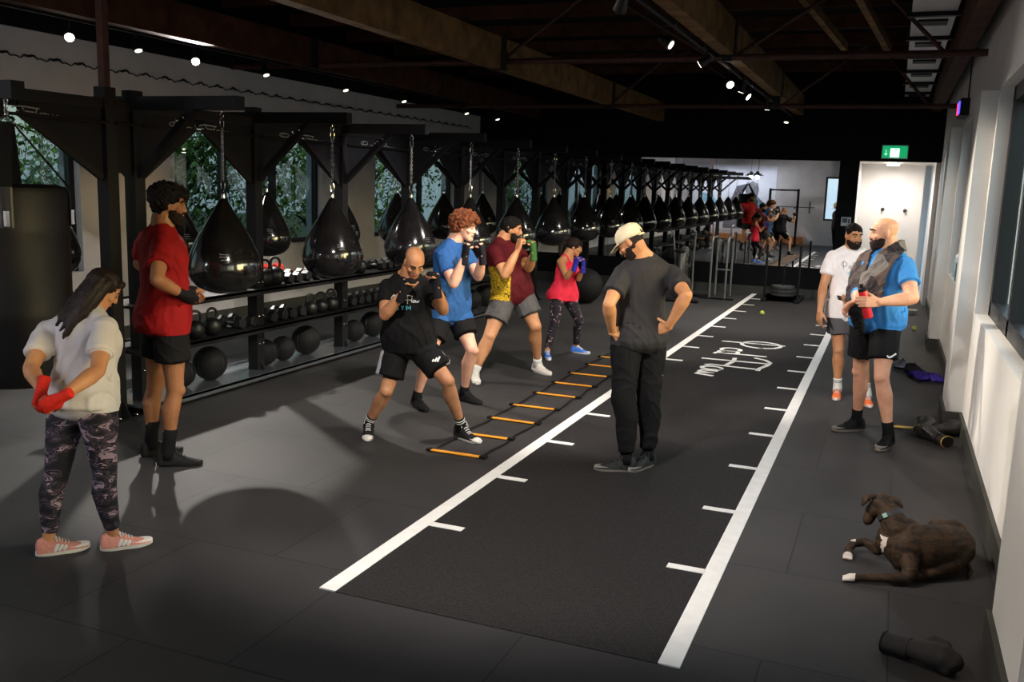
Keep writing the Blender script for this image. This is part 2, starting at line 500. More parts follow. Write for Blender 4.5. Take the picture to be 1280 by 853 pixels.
# mirror wall at the far end, black above and below, lobby opening at its right
struct(Geo().box((XL-.1, YM, 0), (-.67, YM+.12, .56)).box((XL-.1, YM, 2.58), (XR, YM+.12, ZC+.1)).box((-1.0, YM, .56), (-.67, YM+.12, 2.58)).box((XL-.1, YM+.03, .56), (-1.0, YM+.12, 2.58)).build('wall_front', M_dark))
mir = bpy.data.materials.new('mirror_glass'); mir.use_nodes = True
b = mir.node_tree.nodes['Principled BSDF']; b.inputs['Metallic'].default_value = 1; b.inputs['Roughness'].default_value = .012; b.inputs['Base Color'].default_value = (.62, .64, .66, 1)
mm = thing('wall_mirror', 'wide frameless mirror covering the dark far wall behind the sled track', 'mirror', (-4.6, YM, .57))
for i in range(5):
    a = XL + .02 + i*1.455
    Geo().box((a, YM+.0, .57), (a+1.45, YM+.025, 2.57)).build('mirror_panel', mir, mm)
struct(Geo().box((-2.2-6.1, YM-.02, 0), (-.67, YM, .16)).build('baseboard_front', M_skirt))

# lobby beyond the opening
lb = Geo()
lb.box((-.75, 20.0, 0), (.48, 20.15, 2.9)); lb.box((-.8, YM+.12, 0), (-.67, 20.0, 2.9)); lb.box((.62, YM+.12, 0), (.9, 21.2, 2.9)); lb.box((-.8, YM+.12, 2.58), (.9, 21.2, 2.75)); lb.box((.3, 21.0, 0), (.9, 21.2, 2.9))
struct(lb.build('wall_lobby', M_wall2))
struct(Geo().box((-.67, 19.975, 0), (.48, 20.0, .12)).build('baseboard_lobby', M_skirt))
lamp = tag(Geo().lathe([(.09, 0), (.11, -.02), (.11, -.05)], (-.1, 19.2, 2.58), 20).build('ceiling_downlight', M_lamp, origin=(-.1, 19.2, 2.56)), 'round lit downlight in the lobby ceiling behind the exit opening', 'lamp')
for i, (x, z) in enumerate(((-.22, 1.70), (.19, 1.69))):
    t = thing('wall_hook', ('left' if i == 0 else 'right') + ' one of two round dark hooks on the white lobby wall', 'hook', (x, 20.0, z))
    Geo().lathe([(.0, -.0), (.034, -.0), (.034, -.02), (.02, -.026), (.0, -.026)], (x, 20.0, z), 16, 0, 'y').build('wall_plate', M_iron, t)
    Geo().lathe([(.012, -.02), (.012, -.05), (.02, -.055), (.02, -.065), (.0, -.066)], (x, 20.0, z), 12, 0, 'y').build('knob', M_chrome, t)

# ceiling timbers, tie rods, joists, tray
def beam(x, z0, z1, y0, y1, w, m, label, plates=()):
    t = thing('timber_beam', label, 'beam', (x, y0, z0))
    Geo().box((x-w/2, y0, z0), (x+w/2, y1, z1)).build('timber', m, t)
    for y in plates:
        Geo().box((x-w/2-.012, y-.07, z0-.012), (x+w/2+.012, y+.07, z1+.012)).build('steel_strap', M_steel, t)
    return t
beam(-1.80, 3.39, 3.74, YB, YM, .14, M_timber, 'pale timber beam nearest the right wall, with the spotlights beside it', (10.42, 14.9))
beam(-4.42, 3.27, 3.62, YB, YM, .14, M_timber, 'pale timber beam running down the middle of the ceiling', (10.3, 14.9))
beam(-7.0, 3.33, 3.68, YB, YM, .14, M_timber2, 'dark brown timber beam above the window side of the boxing rig', (10.3,))
beam(.52, 3.45, 3.8, YB, YM, .16, M_timber2, 'dark brown timber beam along the top of the right wall')
RODS = [('nearest', 10.42, 3.37), ('second', 14.9, 3.25)]
for nm, y, z in RODS:
    t = thing('tie_rod', nm + ' rusty steel tie rod crossing the ceiling below the timber beams', 'rod', (-3, y, z))
    Geo().tube([(XL, y, z), (XR, y, z)], [.035, .035], 12, dome=False).build('rod', M_rod, t)
    for x in (-1.8, -4.42, -7.0):
        Geo().box((x-.05, y-.04, z-.04), (x+.05, y+.04, z+.12)).build('bracket', M_steel, t)
g_lab = 'roof joists above the beams'
for k in range(12):
    y = 1.2 + k*1.5
    o = Geo().box((XL, y-.03, 4.08), (XR, y+.03, 4.25)).build('roof_joist', M_timber2, origin=(-3, y, 4.08))
    tag(o, 'brown roof joist, number %s across the black ceiling counted from the near end' % ['one','two','three','four','five','six','seven','eight','nine','ten','eleven','twelve'][k], 'joist', g_lab)
# roof bracing struts over the two tie rods
for nm, y, z in RODS:
    t = thing('roof_truss_bracing', 'thin diagonal roof bracing rising above the %s tie rod' % nm, 'bracing', (-3, y, z))
    for x0, x1 in ((-5.6, -4.5), (-3.4, -4.4), (-3.2, -2.0), (-.6, -1.7), (-.4, .3)):
        Geo().tube([(x0, y, 4.1), (x1, y, z+.02)], [.022, .022], 8, dome=False).build('strut', M_rod, t)
for nm, xx, (a, b) in (('left', -.95, (9.0, 12.5)), ('right', -.45, (8.2, 12.8))):
    t = tag(Geo().bar((xx-.25, a, 4.0), (xx+.2, b, 3.75), .07, .09).build('roof_strut', M_timber, origin=(xx, a, 4)), '%s one of two slanting pale timber struts near the white ceiling tray' % nm, 'strut')
t = thing('cable_tray', 'white metal tray running along the ceiling near the right wall, with dark grilles', 'tray', (.2, 8, 3.72))
y = 1.2
while y < YM-.3:
    Geo().box((-.02, y, 3.72), (.38, min(y+1.42, YM), 3.78)).build('tray_panel', M_duct, t)
    Geo().box((.04, y+.35, 3.70), (.32, y+.62, 3.725)).build('grille', M_steel, t)
    Geo().box((-.06, y+1.42, 3.68), (.43, y+1.5, 3.78)).build('cross_bar', M_steel, t)
    y += 1.5

# cable clipped in loops along the left wall top
g = Geo(); pts = []
y = 3.0
while y < 17.8:
    for i in range(13):
        a = i/13*2*PI
        pts.append((XL+.02+.01*math.sin(a*2), y+.32*i/13 - .02*math.sin(a*2), 3.08 + .014*math.sin(a) + .01*math.sin(a*3+y)))
    y += .32
g.tube(pts, [.006+.007*max(0, math.sin(j*2*PI/13)) for j in range(len(pts))], 6, dome=False)
cb = tag(g.build('wall_cable', M_rubber, None, True, origin=(XL, 3, 3.08)), 'thin dark cable clipped in wavy loops along the top of the left white wall', 'cable')

# spotlights -----------------------------------------------------------
def aim(o, d):
    o.rotation_euler = Vector(d).to_track_quat('-Z', 'Y').to_euler()
def spot(x, y, z, tgt, power, label, group, half=48, blend=.5, col=(1, .93, .85), dim=False, size=.05, stem=.12):
    t = thing('ceiling_spotlight', label, 'spotlight', (x, y, z), group)
    d = nrm(V(*tgt) - V(x, y, z)); p = V(x, y, z)
    side = nrm(np.cross(d, V(0, 1, .1))); up = np.cross(side, d)
    g = Geo(); g.tube([p - d*.13, p - d*.02, p], [.03, .048, .052], 16, dome=False); g.build('lamp_can', M_can, t, True, auto=40)
    g = Geo(); g.tube([p + d*.001, p + d*.006], [.042 if not dim else .036]*2, 16, dome=False); g.build('lit_face', M_lampdim if dim else M_lamp, t)
    g = Geo(); q = p - d*.08; g.tube([q, (x-d[0]*.08, y-d[1]*.08, z+stem+.06)], [.012, .012], 8, dome=False); g.box((x-.04, y-.04, z+stem+.04), (x+.04, y+.04, z+stem+.07)); g.build('stem', M_can, t)
    ld = bpy.data.lights.new('spot_lamp', 'SPOT'); ld.energy = power; ld.spot_size = math.radians(half*2); ld.spot_blend = blend
    ld.color = col; ld.shadow_soft_size = size
    lo = bpy.data.objects.new('spot_lamp', ld); COL.objects.link(lo); lo.parent = t
    q = d*.03; lo.location = tuple(q); aim(lo, d)
    return t
ORD = ['first', 'second', 'third', 'fourth', 'fifth', 'sixth', 'seventh', 'eighth', 'ninth', 'tenth', 'eleventh', 'twelfth', 'thirteenth', 'fourteenth', 'fifteenth', 'sixteenth']
LS = [(5.4, [-4.5, 2.5, 0], 30, True), (6.92, [-4.2, 3.6, 0], 60, False), (7.8, [-5.2, 6.5, 0], 40, True), (8.66, [-3.0, 4.6, 0.2], 680, False), (9.94, [-4.8, 8.5, 0], 40, True), (11.77, [-4.6, 10.0, 0], 40, True), (13.49, [-4.0, 12, 0], 40, True), (15.86, [-4.4, 14, 0], 40, True), (17.3, [-5.0, 16, 0], 40, True)]
for i, (y, tg, pw, dim) in enumerate(LS):
    if dim: tg = (-7.39 + 1.3, y - .25, 0)
    spot(-7.39, y, 3.2, tg, pw, '%s lit spotlight from the near end, window-side row' % ORD[i], 'spotlights along the window-side track', dim=dim)
RS = [(3.0, [0.6, 4.2, 1.4], 220, True), (3.6, [-2.2, 6.0, 0], 440, True), (4.3, [0.75, 6.1, 1.5], 440, True), (5.6, [-0.7, 9.9, 0.9], 420, False), (6.66, [-3.4, 8.6, 0.2], 430, True), (8.3, [0.75, 8.0, 1.6], 440, True), (9.6, [-6.6, 9.4, 0.3], 330, True), (11.47, [-0.1, 8.4, 0.9], 150, False), (12.3, [-3.0, 12.8, 0.2], 330, True), (12.95, [0.75, 12.5, 1.2], 220, False), (14.9, [-2.2, 15.5, 0], 260, True), (17.6, [-2.2, 16.8, 0], 130, True)]  # row includes added fixtures that brighten the men, right wall and window wall
for i, (y, tg, pw, dim) in enumerate(RS):
    spot(-1.93, y, 3.2, tg, pw, '%s lit spotlight from the near end, partly added row by the right-hand beam' % ORD[i], 'spotlights beside the right-hand beam', dim=dim, col=((1, .87, .70) if tg[0] > .5 else (1, .93, .85)), half=(25 if tg[0] > .5 else 24 if (not dim or tg[0] < -6) else 48))
for nm, x in (('window-side', -7.39), ('beam-side', -1.93)):
    z1 = 3.36
    o = Geo().box((x-.02, YB, z1), (x+.02, YM, z1+.03)).build('lighting_track', M_can, origin=(x, YB, z1))
    tag(o, 'black lighting track carrying the %s row of spotlights' % nm, 'track')
ld = bpy.data.lights.new('lobby_lamp', 'AREA'); ld.energy = 26; ld.size = .3; ld.color = (1, .93, .86)
lo = bpy.data.objects.new('lobby_lamp', ld); COL.objects.link(lo); lo.location = (-.1, 19.2, 2.5); lo.parent = None
lo.parent = lamp; lo.location = (0, 0, -.08)

# exit sign
t = thing('exit_sign', 'green and white running-man exit sign hanging above the lobby opening', 'sign', (-.09, 18.25, 2.62))
Geo().box((-.31, 18.22, 2.62), (.13, 18.27, 2.86)).build('housing', M_duct, t)
M_green = mat('sign_green', (20,150,96), .5, emit=(20,160,100), estr=.9)
M_signw = mat('sign_white', (225,245,235), .5, emit=(215,250,235), estr=1.6)
Geo().box((-.295, 18.212, 2.635), (.115, 18.219, 2.845)).build('lit_face', M_green, t)
g = Geo(); g.box((-.165, 18.204, 2.645), (-.015, 18.211, 2.80)); g.build('door_symbol', M_signw, t)
g = Geo()
yy = 18.20
g.ball((-.075, yy, 2.775), (.013, .003, .013)); g.bar((-.085, yy, 2.755), (-.10, yy, 2.715), .004, .02, (0,1,0)); g.bar((-.10, yy, 2.715), (-.07, yy, 2.69), .004, .012, (0,1,0)); g.bar((-.07, yy, 2.69), (-.075, yy, 2.66), .004, .01, (0,1,0)); g.bar((-.10, yy, 2.715), (-.125, yy, 2.68), .004, .012, (0,1,0)); g.bar((-.125, yy, 2.68), (-.15, yy, 2.68), .004, .01, (0,1,0)); g.bar((-.085, yy, 2.75), (-.055, yy, 2.73), .004, .009, (0,1,0)); g.bar((-.088, yy, 2.75), (-.12, yy, 2.745), .004, .009, (0,1,0))
g.build('running_figure', M_green, t)
g = Geo()
g.bar((-.235, yy+.01, 2.69), (-.235, yy+.01, 2.78), .004, .02, (0,1,0)); g.bar((-.235, yy+.01, 2.68), (-.26, yy+.01, 2.71), .004, .018, (0,1,0)); g.bar((-.235, yy+.01, 2.68), (-.21, yy+.01, 2.71), .004, .018, (0,1,0))
g.build('arrow', M_signw, t)
for x in (-.25, .07): Geo().tube([(x, 18.245, 2.86), (x, 18.245, 4.25)], [.006, .006], 6, dome=False).build('hanger', M_steel, t)
# wall timer high on the right wall
t = thing('interval_timer', 'black digital wall timer with red and blue figures high on the right wall', 'clock', (.62, 12.6, 2.93))
Geo().box((.60, 12.3, 2.92), (.699, 12.9, 3.12)).build('case', M_can, t)
MR = glow('red_led', (255,40,50), 3.5); MB_ = glow('blue_led', (60,60,255), 3.5)
def digit(g, y, z, segs, h=.13, w=.075, x=.594):
    S = {'a': ((y, z+h), (y-w, z+h)), 'g': ((y, z+h/2), (y-w, z+h/2)), 'd': ((y, z), (y-w, z)), 'f': ((y, z+h/2), (y, z+h)), 'b': ((y-w, z+h/2), (y-w, z+h)), 'e': ((y, z), (y, z+h/2)), 'c': ((y-w, z), (y-w, z+h/2))}
    for s in segs:
        (a, b), (c, d) = S[s]; g.bar((x, a, b), (x, c, d), .008, .014, (1,0,0))
g = Geo(); digit(g, 12.86, 2.955, 'bc'); digit(g, 12.74, 2.955, 'abged'); g.build('red_figures', MR, t)
g = Geo(); digit(g, 12.58, 2.955, 'afgcd'); digit(g, 12.45, 2.955, 'abcdef'); g.build('blue_figures', MB_, t)
Geo().tube([(.69, 12.6, 3.12), (.69, 12.62, 3.5), (.69, 12.5, 4.1)], [.008]*3, 6, dome=False).build('cable', M_rubber, t)
# intercom
t = thing('wall_panel', 'small white control panel on the dark pillar beside the mirror', 'panel', (-.82, 18.48, 1.42))
Geo().box((-.90, 18.47, 1.39), (-.73, 18.499, 1.55)).build('case', M_duct, t)
Geo().box((-.88, 18.464, 1.45), (-.79, 18.471, 1.53)).build('screen', mat('panel_screen', (70,80,95), .3), t)
Geo().box((-.775, 18.464, 1.44), (-.75, 18.471, 1.52)).build('button_column', M_iron, t)

# mural, pendants and bench on the wall behind the camera (seen in the mirror)
t = thing('wall_mural', 'large pale wall print of a grey figure with a blue towel, seen in the mirror', 'mural', (-6.0, YB, .5))
Geo().box((-7.7, YB+.005, .45), (-4.3, YB+.02, 2.95)).build('print_ground', mat('mural_ground', (205,208,220), .6, 0, .1, 1.2), t)
gm = mat('mural_grey', (104,104,112), .6, 0, .35, 4)
g = Geo()
body = [(-6.25, .5), (-6.2, 1.1), (-5.95, 1.45), (-5.55, 1.62), (-5.42, 1.75), (-5.46, 2.0), (-5.4, 2.25), (-5.2, 2.36), (-5.0, 2.27), (-4.93, 2.02), (-4.98, 1.78), (-4.85, 1.64), (-4.5, 1.4), (-4.33, 1.0), (-4.32, .5)]
g.prism([(a, b) for a, b in body], 'y', YB+.02, YB+.03)
g.build('printed_figure', gm, t)
g = Geo(); g.prism([(-6.2, 1.05), (-5.95, 1.0), (-5.62, 1.95), (-5.4, 2.1), (-5.42, 2.25), (-5.8, 2.15)], 'y', YB+.022, YB+.034); g.build('printed_raised_arm', mat('mural_dark', (78,78,88), .6, 0, .3, 5), t)
g = Geo(); g.prism([(-5.2, 1.74), (-4.98, 1.74), (-4.8, 1.2), (-4.75, .55), (-5.15, .55), (-5.1, 1.2)], 'y', YB+.03, YB+.037); g.build('printed_towel', mat('mural_blue', (70,140,170), .6, 0, .3, 5), t)
g = Geo(); g.prism([(-7.6, 1.2), (-7.1, 1.85), (-6.7, 1.8), (-6.35, 1.2), (-6.6, 1.15), (-6.8, 1.5), (-7.1, 1.5), (-7.3, 1.1)], 'y', YB+.02, YB+.03); g.build('printed_swirl', mat('mural_blue_grey', (120,165,185), .6, 0, .3, 5), t)
for i, x in enumerate((-5.15, -4.85, -6.7, -6.4)):
    yy = .35 + .5*(i % 2)
    t = thing('pendant_lamp', '%s black dome pendant lamp by the mural, counted in the mirror' % ORD[i], 'lamp', (x, yy, 2.55), 'pendants by the mural')
    Geo().lathe([(.0, .16), (.05, .16), (.07, .1), (.2, .03), (.24, 0), (.235, 0), (.19, .02), (.05, .08), (0, .08)], (x, yy, 2.55), 24).build('shade', M_can, t, True, auto=35)
    Geo().ball((x, yy, 2.58), .04).build('bulb', M_lamp, t, True)
    Geo().tube([(x, yy, 2.7), (x, yy, 4.25)], [.006, .006], 6, dome=False).build('cord', M_can, t)
    ld = bpy.data.lights.new('pendant_bulb', 'POINT'); ld.energy = 40; ld.color = (.9, .93, 1); ld.shadow_soft_size = .05
    lo = bpy.data.objects.new('pendant_bulb', ld); COL.objects.link(lo); lo.parent = t; lo.location = (0, 0, -.06)
t = thing('wooden_bench', 'long low orange-brown wooden bench against the wall behind the camera, in the mirror', 'bench', (-5.5, YB+.5, 0))
M_ply = mat('orange_plywood', (168,104,52), .5, 0, .15, 6)
Geo().box((-7.6, YB+.1, .26), (-3.1, YB+.55, .31)).build('seat', M_ply, t)
for x in (-7.5, -6.4, -5.3, -4.2, -3.2): Geo().box((x-.03, YB+.12, 0), (x+.03, YB+.53, .26)).build('leg', M_ply, t)
Geo().box((-7.6, YB+.52, .06), (-3.1, YB+.55, .26)).build('front_board', M_ply, t)
# squat rack near the rear wall, seen in the mirror only
t = thing('squat_rack', 'black squat rack with a barbell near the rear wall, visible in the mirror', 'rack', (-3.6, 1.2, 0))
for x in (-4.3, -3.3):
    Geo().box((x-.04, 1.1, 0), (x+.04, 1.18, 2.1)).build('upright', M_steel, t)
    Geo().box((x-.04, .7, 0), (x+.04, 1.6, .06)).build('foot', M_steel, t)
Geo().box((-4.3, 1.11, 2.02), (-3.3, 1.17, 2.08)).build('crossbar', M_steel, t)
bb = tag(Geo().tube([(-4.9, 1.24, 1.45), (-2.7, 1.24, 1.45)], [.014, .014], 10, dome=False).lathe([(.22, -.02), (.225, 0), (.22, .02)], (-4.75, 1.24, 1.45), 24, 0, 'x').lathe([(.22, -.02), (.225, 0), (.22, .02)], (-2.85, 1.24, 1.45), 24, 0, 'x').build('barbell', M_iron, origin=(-3.8, 1.24, 1.45)), 'loaded barbell resting on the squat rack, visible in the mirror', 'barbell')
for x in (-4.22, -3.38): Geo().box((x-.03, 1.18, 1.40), (x+.03, 1.28, 1.433)).build('hook', M_steel, t)

# ================================================================ TRACK
tr = thing('sled_track', 'dark speckled sled track with white edge lines, metre ticks and handwritten logo', 'track', (-1.53, 3.6, 0))
Geo().box((-2.33, 3.62, .0), (-.73, YM-.02, .004)).build('track_surface', M_track, tr)
for x0, x1 in ((-2.415, -2.325), (-.745, -.652)):
    Geo().box((x0, 3.62, .0), (x1, YM-.02, .007)).build('edge_line', M_white, tr)
for k in range(14):
    y = 4.63 + k*.999
    Geo().box((-2.33, y-.03, .003), (-2.12, y+.03, .007)).build('tick_mark', M_white, tr)
    Geo().box((-.94, y-.0, .003), (-.74, y+.06, .007)).build('tick_mark', M_white, tr)
g = Geo()
for st in SCRIPT:
    ribbon(g, [(-1.93 + q*.98, 12.58 - p*.99, .004) for p, q in st], .05, UP, .003)
g.build('painted_logo', M_white, tr)

# agility ladder
al = thing('agility_ladder', 'flat agility ladder with orange rungs and black straps beside the left track line', 'ladder', (-2.8, 6, 0))
M_or = mat('orange_rung', (236,160,52), .45)
for k in range(11):
    y = 5.97 + .545*k; j = random.uniform(-.015, .015)
    Geo().bar((-3.01+j, y+j, .012), (-2.57+j, y+.0, .012), .035, .008).build('rung', M_or, al)
    Geo().box((-3.03+j, y-.025+j, .008), (-2.995+j, y+.025+j, .022)).box((-2.605+j, y-.025, .008), (-2.555+j, y+.025, .022)).build('rung_clip', M_rubber, al)
for x in (-2.985, -2.595):
    pts = []
    for k in range(11*8-7):
        y = 5.97 + .545*k/8
        pts.append((x + .012*math.sin(k*.785)*math.sin(k*.13+x), y, .009 + .006*abs(math.sin(k*PI/8))))
    g = Geo(); g.tube(pts, [(.010, .003)]*len(pts), 6, (0,0,1), dome=False); g.build('strap', M_rubber, al)
# short kink of strap ahead of the first rung
# tennis balls
def tennis(x, y, label, r=.034):
    M = mat('tennis_felt', (176,204,60), .9, 0, .1, 60, .3, 200)
    t = thing('tennis_ball', label, 'ball', (x, y, 0))
    Geo().ball((x, y, r), r, seg=20, rows=14).build('felt', M, t, True)
    pts = [(x + r*1.0*math.cos(a)*math.cos(.5*math.sin(2*a)), y + r*math.sin(a)*math.cos(.5*math.sin(2*a)), r + r*math.sin(.5*math.sin(2*a))) for a in [2*PI*i/32 for i in range(33)]]
    Geo().tube(pts, [.0025]*33, 6, dome=False).build('seam', M_white, t)
tennis(-1.83, 15.4, 'yellow-green tennis ball lying on the track near the sled', .036)
tennis(.44, 15.0, 'yellow tennis ball on the floor beside the right-hand wall', .036)

# push sled
t = thing('push_sled', 'black push sled with two uprights and a stack of weight plates at the track end', 'sled', (-1.75, 17.75, 0))
for x in (-2.06, -1.48):
    Geo().box((x-.045, 17.3, .0), (x+.045, 18.3, .06)).build('runner', M_steel, t)
    Geo().tube([(x, 17.45, .06), (x, 17.45, 1.02)], [.022, .022], 10).build('upright', M_steel, t)
    Geo().box((-2.06, 17.45, .05), (-1.48, 18.0, .085)).build('deck', M_steel, t)
Geo().tube([(-1.77, 17.75, .08), (-1.77, 17.75, .62)], [.018, .018], 10).build('plate_post', M_steel, t)
M_plate = mat('worn_grey_plate', (64,64,64), .5, .2, .2, 20)
for k in range(3):
    o = tag(Geo().lathe([(.03, 0), (.2, 0), (.215, .01), (.215, .05), (.2, .06), (.17, .052), (.09, .052), (.07, .062), (.03, .062)], (-1.77, 17.75, .087+.064*k), 32).build('weight_plate', M_plate, None, True, (-1.77, 17.75, .087+.064*k), 30), ['bottom', 'middle', 'top'][k] + ' plate of the stack on the push sled', 'weight plate', 'plates on the sled')

# air bike
t = thing('air_bike', 'dark exercise bike with a large front fan wheel and grey frame near the far mirror', 'bike', (-3.3, 16.7, 0))
X0, Y0 = -3.3, 16.75
Geo().lathe([(.0, -.09), (.2, -.09), (.3, -.06), (.33, -.03), (.33, .03), (.3, .06), (.2, .09), (0, .09)], (X0-.12, Y0, .62), 36, 0, 'x').build('fan_wheel', M_plate, t, True, auto=25)
g = Geo()
for k in range(16):
    a = k*PI/8; g.bar((X0-.025, Y0+.05*math.cos(a), .62+.05*math.sin(a)), (X0-.025, Y0+.29*math.cos(a), .62+.29*math.sin(a)), .006, .012, (1,0,0))
g.build('fan_guard', M_steel, t)
M_gf = mat('grey_tube_frame', (120,120,120), .4, .5)
Geo().tube([(X0-.1, Y0-.5, .03), (X0-.1, Y0+.5, .03)], [.035]*2, 10).build('base_rail', M_steel, t)
for yy in (-.5, .5): Geo().tube([(X0-.42, Y0+yy, .035), (X0+.25, Y0+yy, .035)], [.03]*2, 10).build('foot', M_steel, t)
for s in (-1, 1):
    Geo().tube([(X0-.1+s*.16, Y0-.05, .12), (X0-.1+s*.16, Y0-.1, .7), (X0-.1+s*.2, Y0-.22, 1.2), (X0-.1+s*.22, Y0-.34, 1.24)], [.016]*4, 8).build('handle_lever', M_gf, t)
    Geo().box((X0-.1+s*.16-.05, Y0-.15+s*.1, .18), (X0-.1+s*.16+.05, Y0-.05+s*.1, .2)).build('pedal', M_rubber, t)
Geo().tube([(X0-.1, Y0-.35, .03), (X0-.1, Y0-.42, .85)], [.025]*2, 10).build('seat_post', M_gf, t)
Geo().tube([(X0-.1, Y0-.52, .9), (X0-.1, Y0-.38, .9), (X0-.1, Y0-.24, .88)], [(.1,.04), (.08,.035), (.025,.025)], 12).build('saddle', M_rubber, t, True)
# grey cable bench / parallel bars
t = thing('dip_station', 'grey inverted-U tube stand beside the exercise bike near the mirror', 'stand', (-2.85, 17.4, 0))
for i, x in enumerate((-3.0, -2.72)):
    Geo().tube([(x, 17.1, .02), (x, 17.1, 1.05), (x, 17.16, 1.12), (x, 17.64, 1.12), (x, 17.7, 1.05), (x, 17.7, .02)], [.02]*6, 10).build('side_frame', M_gf, t)
    Geo().tube([(x-.15, 17.1, .02), (x+.15, 17.1, .02)], [.02]*2, 8).build('foot', M_steel, t)
Geo().tube([(-3.0, 17.7, .5), (-2.72, 17.7, .5)], [.018]*2, 8).build('cross_tube', M_gf, t)

# bottles on the far sill, bowl on the floor
for i, (x, y, c, lab) in enumerate(((.755, 12.5, (200,215,220), 'clear water bottle with white cap on the window sill'), (.75, 11.9, (30,150,160), 'teal water bottle on the window sill'))):
    M = mat('bottle_plastic_%d' % i, c, .2, trans=.3)
    t = thing('water_bottle', lab, 'bottle', (x, y, 1.02))
    Geo().lathe([(0, 0), (.035, 0), (.037, .02), (.037, .12), (.033, .15), (.037, .17), (.036, .2), (.018, .225), (.018, .235), (0, .235)], (x, y, 1.02), 20).build('body', M, t, True, auto=50)
    Geo().lathe([(0, .235), (.021, .235), (.021, .262), (.01, .265), (.01, .285), (0, .285)], (x, y, 1.02), 16).build('cap', M_white if i == 0 else M_rubber, t, True, auto=30)
t = tag(Geo().lathe([(.0, .0), (.07, 0), (.11, .06), (.13, .075), (.125, .078), (.1, .05), (.06, .012), (0, .012)], (.39, 17.1, 0), 28).build('dog_bowl', mat('white_bowl', (215,212,208), .3), None, True, (.39, 17.1, 0), 40), 'white bowl on the floor by the right wall near the exit', 'bowl')

# ================================================================ BOXING RIG
rig = thing('boxing_rig', 'long black steel boxing rig with T-shaped posts, gusset boards and storage shelves', 'rig', (-5.67, 5.9, 0))
PX = -5.67
PY = [3.95, 5.62] + [5.9 + 1.52*k for k in range(9)]
PY[-1] = 17.95
ztop = 2.56
def hexbolt(g, c, axis):
    d = .018
    c = V(*c); g.ball(c, .013, seg=6, rows=4)
for i, y in enumerate(PY):
    g = Geo().box((PX-.055, y-.055, 0), (PX+.055, y+.055, ztop+.035)); g.build('post', M_steel, rig)
    g = Geo().box((PX-.15, y-.12, 0), (PX+.15, y+.12, .012))
    g.prism([(PX-.15, .012), (PX-.055, .012), (PX-.055, .16)], 'y', y-.006, y+.006); g.prism([(PX+.055, .012), (PX+.15, .012), (PX+.055, .16)], 'y', y-.006, y+.006)
    g.build('base_plate', M_steel, rig)
    if i == 1: Geo().box((PX-.03, y-.03, ztop), (PX+.03, y+.03, 4.25)).build('ceiling_hanger', M_rod, rig)
    if i < 6:
        bl = [(PX+sx, y-.09, .02) for sx in (-.12, .12)] + [(PX+.12, y+.09, .02)]
        if i != 1: bl += [(PX+.058, y-.03, zz) for zz in (.35, .62, .95)] + [(PX+.058, y+.03, zz) for zz in (.35, .62, .95)] + [(PX+xx+.3, y-.045, 2.29+xx*.42) for xx in (.18, .24)]
        for q in bl: Geo().ball(q, .014, seg=8, rows=4).build('bolt', M_bolt, rig, True)
    if i != 1:
        dz = -.10 if i == 0 else 0
        Geo().box((-6.78, y-.045, 2.45+dz), (-4.62, y+.045, 2.55+dz)).build('arm', M_steel, rig)
        for s in (-1, 1):
            Geo().bar((PX+s*.05, y, 1.93), (PX+s*.62, y, 2.46), .05, .07, (0,1,0)).build('brace', M_steel, rig)
for i in range(len(PY)-1):
    a, b = PY[i]+.055, PY[i+1]-.055
    Geo().box((PX-.03, a, 2.43), (PX+.03, b, 2.51)).build('top_rail', M_steel, rig)
    Geo().tube([(PX+.06, a-.02, 2.33), (PX+.06, b+.02, 2.33)], [.012]*2, 8, dome=False).build('tie_bar', M_steel, rig)
    if b-a < .5:
        Geo().box((PX-.02, a, 1.95), (PX+.02, b, 2.43)).build('gusset_board', M_board, rig); continue
    m = (a+b)/2
    for s, e in ((a, m-.05), (b, m+.05)):
        # board fills the corner between the post, the rail and the diagonal
        poly = [(s, 1.93), (e, 2.37), (e, 2.43), (s, 2.43)]
        if e < s: poly = poly[::-1]
        Geo().prism(poly, 'x', PX-.012, PX+.012).build('gusset_board', M_board, rig)
        Geo().bar((PX, s, 1.91), (PX, e, 2.355), .05, .03, (1,0,0)).build('diagonal_bar', M_steel, rig)
    g = Geo()
    for st in SCRIPT: ribbon(g, [(PX+.0135, m-.38 + p*.28 , 2.33 + q*.075) for p, q in st], .008, V(1,0,0), .001)
    g.build('printed_script', M_scriptg, rig)
# storage shelves along the rig
SY0, SY1 = 5.72, 13.6
for z, xa, xb in ((.90, -5.98, -5.50), (.53, -5.98, -5.50), (.09, -5.98, -5.46)):
    for j in range(5):
        a = SY0 + (SY1-SY0)*j/5 + .005; b = SY0 + (SY1-SY0)*(j+1)/5 - .005
        g = Geo().box((xa, a, z-.022), (xb, b, z)).box((xb-.012, a, z-.05), (xb, b, z+.004)).box((xa, a, z-.04), (xa+.012, b, z+.02))
        g.build('shelf', mat('shelf_steel', (176,182,190), .22, .9) if (z < .2 and j == 0) else bpy.data.materials['shelf_steel'] if z < .2 else M_steel, rig)

